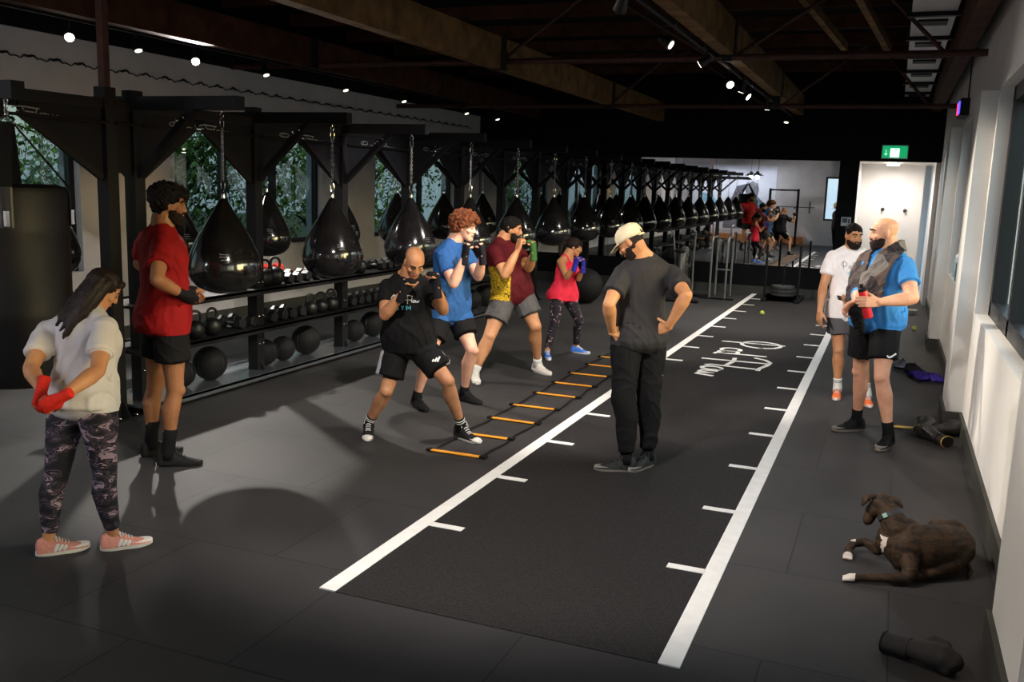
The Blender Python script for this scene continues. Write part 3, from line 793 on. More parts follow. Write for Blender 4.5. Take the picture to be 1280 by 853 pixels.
# ---- chain / bag templates (built round the hook point at the origin, hanging down)
def chain(name, z0, z1, par, x=0., y=0., link=.028):
    g = Geo(); n = max(1, int((z0-z1)/(link*.75)))
    for k in range(n):
        z = z0 - (k+.5)*(z0-z1)/n; a = (k % 2)*PI/2
        pts = [(x + .010*math.cos(t)*math.cos(a), y + .010*math.cos(t)*math.sin(a), z + link*.56*math.sin(t)) for t in [2*PI*i/10 for i in range(11)]]
        g.tube(pts, [.0032]*11, 5, dome=False)
    return g.build(name, M_chain, par)
def carabiner(par, z, s=.045):
    g = Geo(); pts = [(.018*math.cos(t)*(1+.2*math.sin(t)), 0, z + s*math.sin(t)) for t in [2*PI*i/14 for i in range(15)]]
    g.tube(pts, [.004]*15, 6, dome=False); return g.build('carabiner', M_chrome, par)

BAGP = [(.012, .50), (.03, .475), (.045, .44), (.062, .40), (.085, .35), (.118, .28), (.155, .20), (.192, .11), (.222, .02), (.243, -.06), (.252, -.13), (.248, -.19), (.228, -.25), (.195, -.30), (.15, -.335), (.095, -.36), (.04, -.372), (.008, -.375)]
def water_bag(label, loc, mtl, group, logo=True, R=1.12, Hs=.85, drop=.62):
    t = thing('water_bag', label, 'punching bag', loc, group)
    zc = -drop - .50*Hs - .03
    g = Geo(); prof = [(r*R, zc + z*Hs) for r, z in BAGP]
    g.lathe([(r, z - loc[2]*0) for r, z in prof][::-1], tuple(loc), 40)
    g.build('bag_shell', mtl, t, True)
    g = Geo()
    top = zc + .5*Hs
    g.tube([V(*loc)+V(-.0, 0, top-.01), V(*loc)+V(0, 0, top+.035)], [.02, .014], 10).build('top_cap', M_chrome, t, True)
    seam = []
    # moulded seam ring
    for k in range(33):
        a = 2*PI*k/32; seam.append(V(*loc) + V(.253*R*math.cos(a), .253*R*math.sin(a), zc-.13*Hs))
    return t, zc, top
tplbag, zc, ztp = water_bag('tmp', (0, 0, 0), M_vinyl, None)
# hardware in local coordinates
Hk = Geo(); pts = [(.016*math.cos(t), 0, -.03 + .022*math.sin(t)) for t in [2*PI*i/12 for i in range(13)]]
Hk.tube(pts, [.004]*13, 6, dome=False); Hk.tube([(0,0,0), (0,0,-.012)], [.006]*2, 8); Hk.build('eye_bolt', M_chrome, tplbag)
carabiner(tplbag, -.095); chain('chain', -.13, -.52, tplbag); carabiner(tplbag, -.56)
# small printed block on the bag
g = Geo()
def wrapz(a, z, rr):  # point on bag surface at azimuth a and height z
    prof = sorted([(zz, r) for r, zz in BAGP]); zs = [p[0] for p in prof]; rs = [p[1] for p in prof]
    r = np.interp(z/.85, zs, rs)*1.12
    return (rr + r)*math.cos(a), (rr + r)*math.sin(a), zc + z
for k in range(9):
    a0 = -1.02 + k*.028
    for zz in ((.005, -.012) if k % 3 else (.008, -.012)):
        p = [wrapz(a0, zz, .001), wrapz(a0 + .018, zz, .001)]
        g.tube(p, [.003]*2, 5, dome=False)
for k in range(5):
    a0 = -.98 + k*.045; g.tube([wrapz(a0, -.035, .001), wrapz(a0+.025, -.035, .001)], [.0025]*2, 5, dome=False)
g.build('printed_badge', M_scriptg, tplbag)
BY = PY[2:]
desc = ['beside the bearded man in red', 'above the black kettlebells', 'just behind the bald man', 'behind the red-haired man', 'behind the bearded man in maroon', 'left of the woman in pink', 'above the woman in pink', 'left of the cream cap', 'nearest the mirror']
for i, y in enumerate(BY):
    lab = 'black teardrop bag, aisle side, %s of nine, %s' % (ORD[i], desc[i])
    if i == 0:
        tplbag.location = (-4.8, y, 2.44); tplbag['label'] = lab; tplbag['group'] = 'teardrop bags on the aisle side'; b0 = tplbag
        pass
    else:
        b = dup(tplbag, (-4.8, y, 2.44), (i*1.3) % .9 - .2, lab); b.scale = (1, 1, 1)
        if i == 2:
            for c in b.children:
                if c.name.startswith('bag_shell'): c.material_slots[0].link = 'OBJECT'; c.material_slots[0].material = M_vinyl2
desc2 = ['beside the heavy bag', 'half hidden behind the man in red', 'above the kettlebells', 'behind the second aisle-side bag', 'left of the bald man', 'left of the red-haired man', 'right of the red-haired man', 'behind the fifth aisle-side bag', 'behind the sixth aisle-side bag']
for i, y in enumerate(BY):
    b = dup(tplbag, (-6.66, y, 2.44), (i*1.7) % 1.1, 'black teardrop bag, window side, %s of nine, %s' % (ORD[i], desc2[i]), group='teardrop bags on the window side')
    b.scale = (.96, .96, 1)
# heavy bag
t = thing('heavy_bag', 'large black cylindrical heavy bag hanging at the left edge of the photo', 'punching bag', (-4.72, 3.95, 2.44))
R, z0, z1 = .30, .72, 1.86
prof = [(.0, z0), (R*.85, z0), (R*.97, z0+.02), (R, z0+.06), (R, z0+.4), (R*1.01, z0+.42), (R, z0+.44), (R, z1-.26), (R*1.01, z1-.24), (R, z1-.22), (R, z1-.03), (R*.96, z1), (R*.8, z1+.015), (0, z1+.02)]
Geo().lathe(prof, (-4.72, 3.95, 0), 48).build('bag_body', M_heavy, t, True, auto=45)
for k in range(4):
    a = PI/4 + k*PI/2
    p = V(-4.72, 3.95, 0); rim = V(math.cos(a)*R*1.0, math.sin(a)*R*1.0, 0)
    Geo().tube([p + rim*1.02 + UP*(z1-.22), p + rim*1.02 + UP*(z1), p + rim*.1 + UP*(z1+.36)], [(.035, .006)]*3, 8, tuple(rim), dome=False).build('strap', M_leather, t)
    Geo().box(tuple(p + rim*1.03 + UP*(z1-.2) - .012), tuple(p + rim*1.03 + UP*(z1-.14) + .012)).build('strap_buckle', M_chrome, t)
g = Geo(); pts = [(-4.72 + .05*math.cos(q), 3.95, 2.225 + .03*math.sin(q)) for q in [2*PI*i/14 for i in range(15)]]
g.tube(pts, [.007]*15, 6, dome=False); g.build('ring', M_chrome, t)
g = Geo()
for k in range(4):
    z = 2.26 + k*.027; a = (k % 2)*PI/2
    g.tube([(-4.72 + .012*math.cos(q)*math.cos(a), 3.95 + .012*math.cos(q)*math.sin(a), z + .018*math.sin(q)) for q in [2*PI*i/10 for i in range(11)]], [.004]*11, 5, dome=False)
g.build('chain', M_chain, t)
g = Geo()
for k in range(7): 
    a0 = -1.55 + k*.09
    for q in ((0, .035), (.035, .035)) if k % 2 else ((0, 0), (.0, .035)):
        g.tube([(-4.72+(R+.002)*math.cos(a0+.0), 3.95+(R+.002)*math.sin(a0), 1.60+q[0]), (-4.72+(R+.002)*math.cos(a0+.05), 3.95+(R+.002)*math.sin(a0+.05), 1.60+q[1])], [.003]*2, 5, dome=False)
g.build('printed_badge', M_scriptg, t)

# ---- dumbbells, kettlebells, medicine balls on the shelves
def hexpoly(r, x0, x1, g, ch=.01):
    rs = []
    for x, rr in ((x0, r-ch), (x0+ch, r), (x1-ch, r), (x1, r-ch)):
        rs.append([V(x, rr*math.cos(PI/6 + k*PI/3), rr*math.sin(PI/6 + k*PI/3)) for k in range(6)])
    g.rings(rs)
def dumbbell(label, r=.06, hl=.085, grip=.12, mtl=None, group=None):
    t = thing('dumbbell', label, 'dumbbell', (0,0,0), group)
    for s in (-1, 1):
        g = Geo(); a = s*grip/2; b = s*(grip/2+hl); hexpoly(r, min(a,b), max(a,b), g)
        g.v = [(x, y, z + r*.87) for x, y, z in g.v]; g.build('head', mtl or M_iron, t)
    g = Geo(); g.tube([(-grip/2, 0, r*.87), (0, 0, r*.87), (grip/2, 0, r*.87)], [.013, .017, .013], 12, dome=False); g.build('handle', M_chain, t)
    return t
def kettlebell(label, r=.09, mtl=None, group=None):
    t = thing('kettlebell', label, 'kettlebell', (0,0,0), group)
    Geo().lathe([(0, 0), (r*.6, 0), (r*.86, r*.3), (r, r*.85), (r*.92, r*1.35), (r*.6, r*1.75), (0, r*1.9)], (0,0,0), 26).build('bell', mtl or M_iron, t, True, auto=60)
    pts = [(r*.62*math.cos(a)*(1.12 if math.sin(a) > .5 else 1), 0, r*2.15 + r*.72*math.sin(a)) for a in [math.radians(q) for q in range(-55, 236, 18)]]
    Geo().tube(pts, [r*.15]*len(pts), 10).build('handle', M_iron if mtl is None else mtl, t, True)
    return t
def relabel(o, lab, grp): o['label'] = lab; o['group'] = grp
bays = ['in the nearest bay', 'in the second bay', 'in the third bay', 'in the fourth bay', 'in the farthest bay']
def bay(y): return bays[min(4, max(0, int((y-5.9)/1.52)))]
db = dumbbell('x', .058); db.location = (-5.66, 6.95, .902); db.rotation_euler = (0, 0, .1)
relabel(db, 'nearest pale-ended black hex dumbbell on the top shelf by the second post', 'dumbbells on the top shelf')
M_ends = mat('grey_rubber_ends', (96,92,86), .6, 0, .2, 30)
spots_top = [(-5.68, 7.1, .1), (-5.70, 7.85, .05), (-5.70, 8.0, .0), (-5.72, 8.18, .1), (-5.70, 8.35, 0), (-5.72, 8.52, .08), (-5.70, 8.7, .0)]
spots_top += [(-5.72, 9.75+.155*k, .03*(k % 3)) for k in range(11)]
for k, (x, y, r) in enumerate(spots_top):
    dup(db, (x, y, .902), r, 'black hex dumbbell lying in the row on the top shelf %s' % bay(y), group='dumbbells on the top shelf %s' % bay(y))
for k in range(22):
    y = 11.9 + .075*k
    pass
sm = dumbbell('x', .045, .06, .1, M_chrome, None); sm.location = (-5.72, 11.75, .902)
relabel(sm, 'silver dumbbell in the far row on the top shelf of the rig', 'silver dumbbells on the top shelf')
for k in range(11): dup(sm, (-5.72, 11.88+.13*k, .902), .04*(k % 2))
for k in range(26):
    y = 5.98 + .165*k
    if 6.42 < y < 7.0 or 8.22 < y < 8.82 or any(abs(y-p) < .085 for p in PY): continue
    dup(db, (-5.74, y, .532), .05*(k % 3)-.05, 'black hex dumbbell in the dark row on the middle shelf %s' % bay(y), group='dumbbells on the middle shelf %s' % bay(y))
kb = kettlebell('x', .088); kb.location = (-5.66, 7.55, .902); relabel(kb, 'black kettlebell standing leftmost of the pair in front of the red dumbbells', 'kettlebells'); kb.rotation_euler = (0, 0, 1.2)
for loc, rz, lab, s in (((-5.66, 7.72, .902), 1.3, 'black kettlebell on the top shelf directly in front of the red dumbbells', 1.05),
        ((-5.72, 7.38, .902), .3, 'dark kettlebell turned edge-on at the left of the red dumbbells', .85),
        ((-5.62, 9.25, .902), 1.4, 'black kettlebell on the top shelf between the second and third aisle-side bags', .95),
        ((-5.72, 9.1, .902), .2, 'black kettlebell turned edge-on beside the third post on the top shelf', .9),
        ((-5.62, 6.5, .532), 1.1, 'black kettlebell on the middle shelf in the nearest bay, left of its pair', .95),
        ((-5.62, 6.72, .532), 1.4, 'black kettlebell on the middle shelf in the nearest bay, right of its pair', .95),
        ((-5.64, 8.3, .532), 1.1, 'black kettlebell on the middle shelf in the second bay, leftmost of three', .85),
        ((-5.64, 8.5, .532), .4, 'black kettlebell on the middle shelf in the second bay, middle of three', .85),
        ((-5.64, 8.7, .532), .3, 'black kettlebell on the middle shelf in the second bay, rightmost of three', .9)):
    dup(kb, loc, rz, lab, s)
rd = dumbbell('x', .05, .1, .11, M_red, None); rd.location = (-5.86, 7.75, .902); rd.rotation_euler = (0, 0, 1.35)
relabel(rd, 'red dumbbell behind the black kettlebells, left of the two', 'red dumbbells')
dup(rd, (-5.86, 8.12, .902), 1.45, 'red dumbbell behind the black kettlebells, right of the two')
dup(rd, (-5.86, 7.92, .99), 1.5, 'red dumbbell stacked on top of the other two red dumbbells')
dup(rd, (-5.70, 6.12, .902), 1.5, 'small red dumbbell on the top shelf beside the hand of the man in red', .72)
def medball(x, y, z, r, label):
    t = thing('medicine_ball', label, 'medicine ball', (x, y, z-r))
    Geo().ball((x, y, z), r, seg=28, rows=18).build('shell', M_rubber, t, True)
    g = Geo()
    for nrmv in ((1,0,0), (0,1,0)):
        pts = [(x + r*1.003*(0 if nrmv[0] else math.cos(a)), y + r*1.003*(math.cos(a) if nrmv[0] else 0), z + r*1.003*math.sin(a)) for a in [2*PI*i/32 for i in range(33)]]
        g.tube(pts, [.003]*33, 5, dome=False)
    g.build('seam', M_iron, t)
mb = [(6.42, .125, 'small black ball on the bottom shelf, nearest the man in red'), (6.80, .155, 'large black ball on the bottom shelf left of the second post'), (7.62, .13, 'black ball on the bottom shelf, leftmost of the cluster of three'), (7.92, .125, 'black ball on the bottom shelf in the middle of the cluster of three'),
      (8.33, .155, 'large black ball on the bottom shelf, rightmost of the cluster of three'), (9.3, .125, 'small black ball on the bottom shelf right of the third post'), (9.72, .15, 'black ball on the bottom shelf behind the bald man'), (10.9, .15, 'black ball on the bottom shelf behind the red-haired man'), (11.35, .16, 'large black ball on the bottom shelf between the red-haired man and the man in maroon'), (12.6, .15, 'black ball on the bottom shelf behind the man in maroon'), (13.1, .17, 'large black ball at the far end of the bottom shelf')]
for y, r, lab in mb: medball(-5.72, y, .09+r, r, lab)
# ball stand / big balls beyond the shelves
medball(-4.75, 15.1, .30, .30, 'large dark exercise ball on the floor behind the woman in pink')

# ================================================================ ITEMS ON THE RIGHT
def glove(label, loc, rz, mtl, trim, s=1., lean=0., strap=False):
    t = thing('boxing_glove', label, 'boxing glove', loc, None)
    ca, sa = math.cos(rz), math.sin(rz)
    def W(p): return (loc[0] + s*(p[0]*ca - p[1]*sa), loc[1] + s*(p[0]*sa + p[1]*ca), loc[2] + s*p[2])
    g = Geo()
    g.tube([W((-.01,0,.062)), W((.07,0,.068)), W((.13,0,.072)), W((.17,.0,.066))], [(.058*s,.05*s), (.072*s,.062*s), (.074*s,.064*s), (.055*s,.05*s)], 20)
    g.tube([W((.12,0,.085)), W((.17,0,.06)), W((.15,0,.035))], [(.066*s,.045*s)]*3, 18)
    g.tube([W((.01,.045,.085)), W((.06,.062,.112)), W((.12,.045,.118))], [.026*s, .032*s, .026*s], 14)
    soft('mitt', g, mtl, t, .006, 4, 0, fix=False)
    g = Geo(); g.tube([W((-.17,0,.052)), W((-.1,0,.054)), W((-.02,0,.06))], [(.062*s,.05*s), (.056*s,.048*s), (.054*s,.048*s)], 20, dome=False); g.build('cuff', mtl, t, True, auto=50)
    g = Geo(); g.tube([W((-.167,0,.052)), W((-.160,0,.052))], [(.0645*s,.0525*s)]*2, 20, dome=False); g.build('cuff_trim', trim, t)
    g = Geo(); g.tube([W((-.08,0,.054)), W((-.04,0,.056))], [(.061*s,.053*s)]*2, 20, dome=False); g.build('wrist_strap', mtl, t, True, auto=40)
    return t
M_yel = mat('yellow_trim', (196,164,60), .5)
M_glove = mat('matt_worn_leather', (44,42,43), .7, 0, .15, 20, .2)
glove('matt black boxing glove lying on its side in front of the dog', (.265, 4.12, 0), -.35, M_glove, M_rubber, .86)
glove('black boxing glove with yellow cuff, frontmost of the pile by the pillar', (.47, 8.12, 0), 2.2, M_leather, M_yel, .92, strap=True)
glove('black boxing glove with yellow edging, resting deepest against the pillar', (.56, 8.42, 0), .35, M_leather, M_yel, .9, strap=True)
glove('black boxing glove with its yellow strap open, topmost of the pile by the pillar', (.40, 8.35, .02), 1.3, M_leather, M_yel, .9, strap=True)
g = Geo(); g.tube([(.17, 8.50, .012), (.24, 8.46, .022), (.31, 8.44, .03), (.36, 8.42, .05)], [(.045,.006)]*4, 8, (0,0,1))
tag(g.build('open_strap', M_yel, None, True, (.2, 8.48, 0)), 'loose yellow hook-and-loop strap trailing left of the glove pile', 'strap')
def shoe_shape(par, A, f, L, up_m, sole_m, hi=0., lace_m=None, k=1., stripe=None, toe_m=None, thick=.028):
    """A = ankle joint above the floor, f = horizontal toe direction, L = shoe length"""
    f = nrm(V(f[0], f[1], 0)); r = nrm(np.cross(f, UP)); z0 = 0.0 if par is None else A[2] - .095*k
    z0 = max(z0, 0.001)
    O = V(A[0], A[1], z0)
    def P(x, y, z): return O + f*x*L + r*y*L + UP*z*L
    # outline of the sole (x along length -0.25..0.75)
    out = []
    for a in range(28):
        t = 2*PI*a/28; x = .25 + .5*math.cos(t); wv = .155 + .03*math.cos(t) - .035*math.exp(-((x-.2)/.18)**2)
        out.append((x, wv*math.sin(t)*(1.0 if abs(math.cos(t)) < .9 else .9)))
    th = thick/.28
    g = Geo(); rs = []
    for zz, sc in ((0, .95), (.15*th, 1.0), (.8*th, 1.0), (th, .96)):
        rs.append([P(.25 + (x-.25)*sc, y*sc, zz + (.03*max(0, x-.5) + .02*max(0, -x) if zz < .05 else .04*max(0, x-.5) + .02*max(0, -x))) for x, y in out])
    g.rings(rs)
    # upper : rings along the length
    rings = []
    for x, wd, h in ((-.235, .085, .25), (-.20, .12, .34 + hi*.8), (-.12, .135, .375 + hi), (.0, .14, .385 + hi), (.08, .14, .365 + hi*.9), (.17, .138, .315 + hi*.3), (.30, .145, .235), (.45, .157, .175), (.58, .147, .135), (.68, .112, .10), (.735, .05, .065)):
        ring = []
        for kk in range(16):
            a = PI*kk/15
            ring.append(P(x, wd*math.cos(a)*(1 - .12*math.sin(a)), th*.6 + (h-th*.6)*max(0, math.sin(a))**.75))
        rings.append(ring)
    gu = Geo(); gu.rings(rings)
    o = gu.build('shoe', up_m, par, True, auto=60, origin=tuple(O) if par is None else None)
    g.build('sole', sole_m, o, True, auto=40)
    if lace_m:
        gl = Geo()
        for i in range(5):
            x = .12 + .055*i; h = np.interp(x, [.08, .17, .30, .45], [.365+hi*.9, .315+hi*.3, .235, .175])
            gl.tube([P(x, -.062, h-.02), P(x+.008, -.03, h+.008), P(x+.012, .03, h+.008), P(x+.0, .062, h-.02)], [.0042*k]*4, 6)
        gl.tube([P(.10, -.01, 0.365+hi*.9), P(.09, -.08, .39+hi*.9), P(.13, -.12, .29+hi*.6)], [.004*k]*3, 6); gl.tube([P(.10, .01, 0.365+hi*.9), P(.09, .08, .39+hi*.9), P(.13, .12, .29+hi*.6)], [.004*k]*3, 6)
        gl.build('laces', lace_m, o, True)
    if toe_m:
        gt = Geo(); rs = []
        for x, wd, h in ((.55, .154, .15), (.62, .140, .13), (.70, .107, .102), (.745, .055, .07)):
            rs.append([P(x, wd*math.cos(PI*q/11), th*.5 + (h-th*.5)*math.sin(PI*q/11)**.75) for q in range(12)])
        gt.rings(rs); gt.build('toe_cap', toe_m, o, True)
    if stripe:
        for sd in (-1, 1):
            for i in range(3):
                gs = Geo(); x = .08 + .08*i
                gs.tube([P(x, sd*.146, .10), P(x+.035, sd*.140, .15), P(x+.07, sd*.116, .225-.03*i)], [(.009, .003)]*3, 8, tuple(r))
                gs.build('stripe', stripe, o, True)
    return o
M_grsole = mat('grey_sole', (150,145,140), .6)
for i, (x, y) in enumerate(((.22, 11.55), (.34, 11.35))):
    o = shoe_shape(None, (x, y, .1), (1, -.35), .29, M_leather if i else mat('silver_black_shoe', (150,150,160), .35, .3, .5, 12), M_rubber, lace_m=M_rubber)
    tag(o, ['silver and black trainer lying furthest left by the purple cloth', 'black trainer lying next to the purple cloth'][i], 'shoe')
g = Geo(); random.seed(3)
for k in range(16): g.ball((.50+random.uniform(-.13,.13), 11.0+random.uniform(-.12,.12), .025+random.uniform(0,.015)), (.07, .06, .028))
soft('purple_cloth', g, mat('purple_cloth', (70,52,150), .85, 0, .2, 20), None, .007, 3, .012, 16, origin=(.5, 11, 0))
tag(bpy.data.objects['purple_cloth'], 'crumpled purple cloth on the floor beside the black trainer', 'cloth')

# ================================================================ OUTDOORS
struct(Geo().box((-60, -30, -1.2), (40, 60, -1.0)).build('ground', mat('wet_grass', (52,62,40), .9, 0, .3, 1.5)))
leafm = mat('eucalypt_leaf', (84,112,60), .6, 0, .35, 3)
leafm2 = mat('bright_leaf', (126,158,66), .6, 0, .3, 3)
barkm = mat('tree_bark', (82,70,58), .9, 0, .3, 5)
def tree(x, y, h, rad, mtl, label, seed, n=1500):
    random.seed(seed); z = -1.0
    t = thing('tree', label, 'tree', (x, y, z), 'trees outside the left windows')
    g = Geo(); tips = []
    g.tube([(x, y, z), (x+.1, y+.1, z+h*.4), (x-.1, y+.3, z+h*.75)], [.2, .15, .07], 10)
    for k in range(9):
        a = random.uniform(0, 2*PI); zz = z + h*random.uniform(.25, .75); e = V(x+rad*.8*math.cos(a), y+rad*.8*math.sin(a), zz+random.uniform(.4, 1.4))
        g.tube([(x, y+.15, zz), tuple((V(x, y, zz)+e)/2+V(0,0,.2)), tuple(e)], [.06, .035, .012], 6); tips.append(e)
    g.build('trunk', barkm, t, True)
    g = Geo(); vs = []; fs = []
    for k in range(n):
        c = tips[k % len(tips)] if k % 3 else V(x, y, z+h*.65)
        p = c + np.array([random.gauss(0, rad*.33), random.gauss(0, rad*.33), random.gauss(0, rad*.3)])
        u = nrm(np.random.RandomState(k+seed*9999).normal(size=3)); v = nrm(np.cross(u, V(.2,.3,1))); s = random.uniform(.05, .11)
        b = len(vs); vs += [p-u*s, p+v*s*.45, p+u*s, p-v*s*.45]; fs.append((b, b+1, b+2, b+3))
    g.add(vs, fs); g.build('foliage', mtl, t)
for i, (x, y, h, r, m, lab) in enumerate([
    (-12.5, 7.6, 4.6, 1.9, leafm, 'dark leafy tree seen through the left window beside the heavy bag'),
    (-12.0, 11.2, 3.6, 1.5, leafm2, 'bright green bushy tree seen through the window behind the man in red'),
    (-13.0, 14.5, 4.6, 1.9, leafm, 'dark tree seen through the window behind the second aisle-side bag'),
    (-12.5, 18.5, 4.2, 1.8, leafm2, 'light green tree seen left of the kettlebell shelf window frame'),
    (-14.5, 23.5, 5.0, 2.4, leafm, 'tall dark tree outside the third window behind the bald man'),
    (-16.5, 10.0, 6.2, 2.8, leafm, 'tall tree standing behind the others outside the first left window'),
    (-17.0, 17.0, 6.0, 3.0, leafm, 'tall tree standing behind the others outside the second left window'),
    (-18.0, 27.0, 6.5, 3.2, leafm, 'broad dark tree farthest away outside the third left window')]):
    tree(x, y, h, r, m, lab, i+1, 4200)
# brick neighbour to the right
nb = thing('neighbour_building', 'pale brick building glimpsed through the right-hand window', 'building', (10.5, 12, -1))
bm = bpy.data.materials.new('grey_brick'); bm.use_nodes = True; nt = bm.node_tree
br = nt.nodes.new('ShaderNodeTexBrick'); tc = nt.nodes.new('ShaderNodeTexCoord'); mp = nt.nodes.new('ShaderNodeMapping'); mp.inputs['Rotation'].default_value = (PI/2, 0, PI/2)
br.inputs['Scale'].default_value = 4; br.inputs['Color1'].default_value = (*srgb((150,138,128)), 1); br.inputs['Color2'].default_value = (*srgb((128,116,108)), 1); br.inputs['Mortar'].default_value = (*srgb((175,170,165)), 1)
nt.links.new(tc.outputs['Object'], mp.inputs['Vector']); nt.links.new(mp.outputs['Vector'], br.inputs['Vector']); nt.links.new(br.outputs['Color'], nt.nodes['Principled BSDF'].inputs['Base Color'])
Geo().box((10.5, 8, -1), (13, 34, 3.6)).build('wall', bm, nb)
Geo().box((10.4, 7.9, 3.6), (13.1, 34.1, 3.75)).build('parapet', M_wall, nb)
